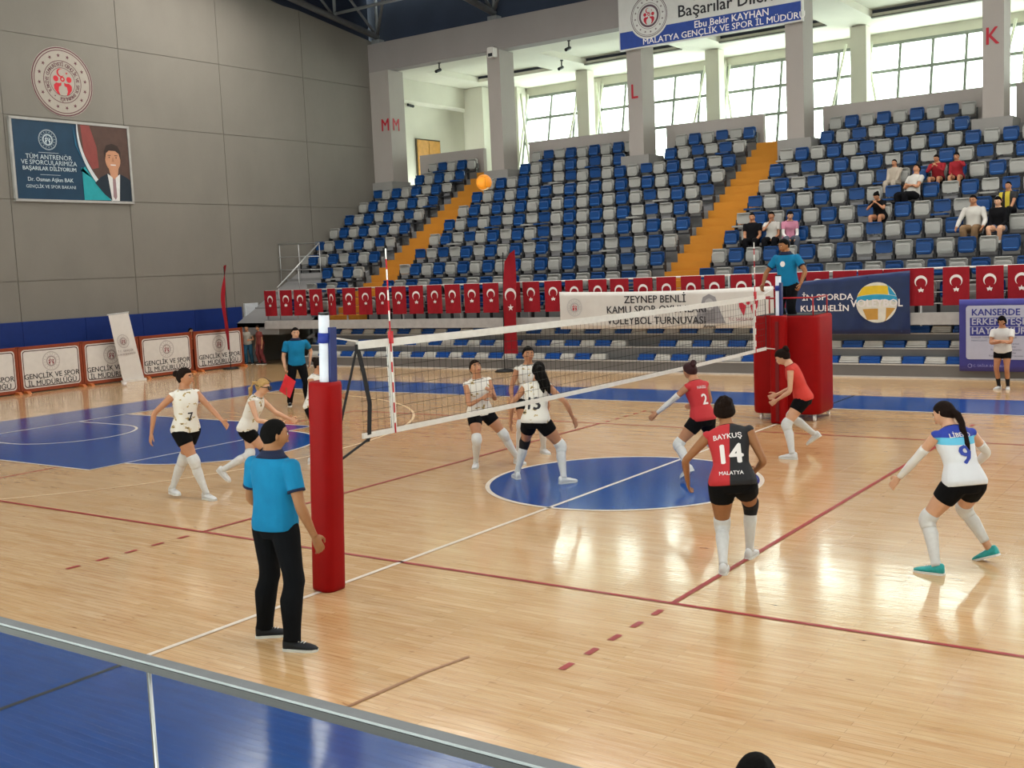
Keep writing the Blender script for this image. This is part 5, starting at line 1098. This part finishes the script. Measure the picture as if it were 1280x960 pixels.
# ball boy in front of the violet banner
person('child in white t-shirt and black shorts standing arms crossed before the violet banner', (2.47, 11.15, 0), -95, 1.50, 'm', feet=[(None, .10, 0, 0, -15), (None, -.10, 0, 0, 15)], hands=[(-.20, .17, -.20, (1, .1, -.6)), (.18, .20, -.17, (-1, .1, -.6))], head=(0, -2), skin=SK_M, hair='curly', top='tee', topm=mat('white_tee_cloth', 'cfccc8', .8), trim=mat('white_tee_cloth', 'cfccc8', .8), sock=(1.55, 1.9), sockm=M_KPB, vox=.011, pads=(None, None))
person('child peering over the advertising boards', (-21.95, 10.72, 0), 0, 1.42, 'm', skin=SK_M, hair='short', top='tee', topm=mat('orange_tee_cloth', 'a0502c', .8), bottom='trousers', vox=.013, hands=[(.0, .28, -.06, (1, 0, -1)), (-.0, .28, -.06, (-1, 0, -1))], shoem=M_SHB)
person('person in pale shirt and teal trousers standing in the passage by the wall', (-21.75, 12.95, 0), -60, 1.35, 'm', skin=SK_M, hair='short', top='tee', topm=mat('pale_shirt_cloth', 'a39c90', .8), bottom='trousers', botm=mat('teal_trouser_cloth', '23506a', .8), vox=.013, shoem=M_SHB, hands=[(-.05, .22, -.2), (.0, .25, -.22)])
person('person in dark red top standing deeper in the passage by the wall', (-21.2, 13.0, 0), -100, 1.36, 'f', skin=SK_M, hair='long', hairc=M_HBR, top='tee', topm=mat('dusty_red_cloth', '7a3a36', .8), bottom='trousers', botm=mat('red_trouser_cloth', '6a2d30', .8), vox=.013, shoem=M_SHB)
# spectators in the stands
def sit(label, X, k, face, top, topm, bottom='trousers', botm=None, hands=None, lean=2, head=(0, 0), H=1.66, sex='f', hair=None, hairc=None, skin=None, knee=.0, **kw):
    z = T(k); y = Y(k)+.55
    return person(label, (X, y-.22, z), face, H, sex, seat=True, pelvis=(0, -.02, .285), lean=lean, feet=[(None, .10, .40+knee, 0, -4), (None, -.10, .40+knee, 0, 4)], hands=hands or [(-.06, .26, -.40), (.06, .26, -.40)], head=head, skin=skin, hair=hair, hairc=hairc, top=top, topm=topm, bottom=bottom, botm=botm, sock=(1.7, 1.9) if bottom == 'shorts' else None, vox=.013, group=None, kneedir=[(.2, 1, .6), (-.2, 1, .6)], **kw)
C_BLK = mat('black_cloth', '0d0d11', .9, spec=.15); C_WHT = mat('white_shirt_cloth', 'bdbab4', .8); C_PNK = mat('pink_cloth', 'b8788e', .8); C_RED = mat('crimson_hoodie_cloth', '8f1c26', .8); C_CRM = mat('cream_cloth', 'a59a8c', .8); C_TAN = mat('tan_trouser_cloth', '7d6246', .8)
def seatx(x, y, k): return at(x, y, 'y', Y(k)+.45).x
sit('spectator in black shirt with folded hands beside the stairway behind umpire', seatx(943, 290, 4), 4, -80, 'tee', C_BLK, botm=C_BLK, hair='short', sex='m', skin=SK_M)
sit('spectator in white top with a hand at the chin, between black and pink tops', seatx(967, 288, 4), 4, -80, 'tee', C_WHT, botm=C_BLK, hair='bun', hands=[(-.12, .16, .02, (1, 0, -1)), (.06, .26, -.38)], skin=SK_M)
sit('spectator in pink vest with white sleeves leaning to her side', seatx(989, 288, 4), 4, -60, 'tee', C_PNK, botm=mat('grey_jean_cloth', '4a4f5c', .8), hair='long', hairc=M_HB, lean=14, sleeves=(M_SLV, M_SLV), skin=SK_L)
sit('girl in black shorts hunched with both hands over her face', seatx(1102, 278, 5), 5, -95, 'tee', C_BLK, bottom='shorts', botm=C_BLK, hair='bun', lean=26, hands=[(-.10, .22, -.02, (1, 0, -1)), (.10, .22, -.02, (-1, 0, -1))], skin=SK_M, H=1.55)
sit('child in cream jacket sitting above the reclining man', seatx(1131, 232, 8), 7, -100, 'long', C_CRM, botm=C_CRM, hair='short', sex='m', H=1.4)
sit('man in white t-shirt and black trousers leaning back with arms folded', seatx(1142, 262, 6), 6, -120, 'tee', C_WHT, botm=C_BLK, hair='short', sex='m', lean=-16, hands=[(-.22, .2, -.2, (1, .1, -.6)), (.2, .22, -.18, (-1, .1, -.6))], H=1.76, skin=SK_M)
sit('child in crimson hoodie with hands at the mouth, left of the two', seatx(1174, 232, 7), 7, -95, 'long', C_RED, bottom='shorts', botm=C_BLK, hair='short', sex='m', lean=14, hands=[(-.12, .2, -.02, (1, 0, -1)), (.12, .2, -.02, (-1, 0, -1))], H=1.45, skin=SK_M)
sit('child in crimson hoodie with one hand at the ear, right of the two', seatx(1198, 230, 7), 7, -90, 'long', C_RED, bottom='shorts', botm=C_BLK, hair='bun', lean=8, hands=[(-.06, .26, -.3), (.06, .16, .06, (-1, 0, -1))], H=1.45, skin=SK_M)
sit('man in white long-sleeved shirt and tan trousers with dark cap of hair', seatx(1219, 300, 4), 4, -95, 'long', C_WHT, botm=C_TAN, hair='short', sex='m', H=1.76, lean=6, hands=[(.10, .32, -.42), (-.10, .32, -.42)], skin=SK_M)
sit('woman in black top with bare legs crossed and white shoes beside the man in white', seatx(1250, 300, 4), 4, -95, 'long', C_BLK, bottom='shorts', botm=mat('denim_short_cloth', '4c556a', .8), hair='long', hairc=M_HB, lean=8, skin=SK_L, shoem=M_SHW)
sit('child in yellow and black striped shirt sitting behind the woman in black', seatx(1262, 275, 5), 5, -100, 'tee', split('yellow_black_striped_cloth', [(0, '17171b'), (.44, 'b9a52c'), (.55, '17171b'), (.62, 'b9a52c')], 0, 1, .5), botm=C_BLK, hair='short', sex='m', H=1.5, skin=SK_M)
# head close to the camera
person('person with black curly hair sitting on the floor at the bottom edge of the photo', (5.49, -8.74, 0), 100, 1.58, 'm', seat=True, pelvis=(0, .02, .075), lean=12, feet=[(None, .16, .62, 0, -10), (None, -.16, .62, 0, 10)], hands=[(.06, .32, -.18), (-.06, .32, -.18)], head=(0, 0), hair='curly', top='tee', topm=C_BLK, bottom='trousers', botm=C_BLK, shoem=M_SHB, vox=.008, kneedir=[(.3, .6, 1), (-.3, .6, 1)])
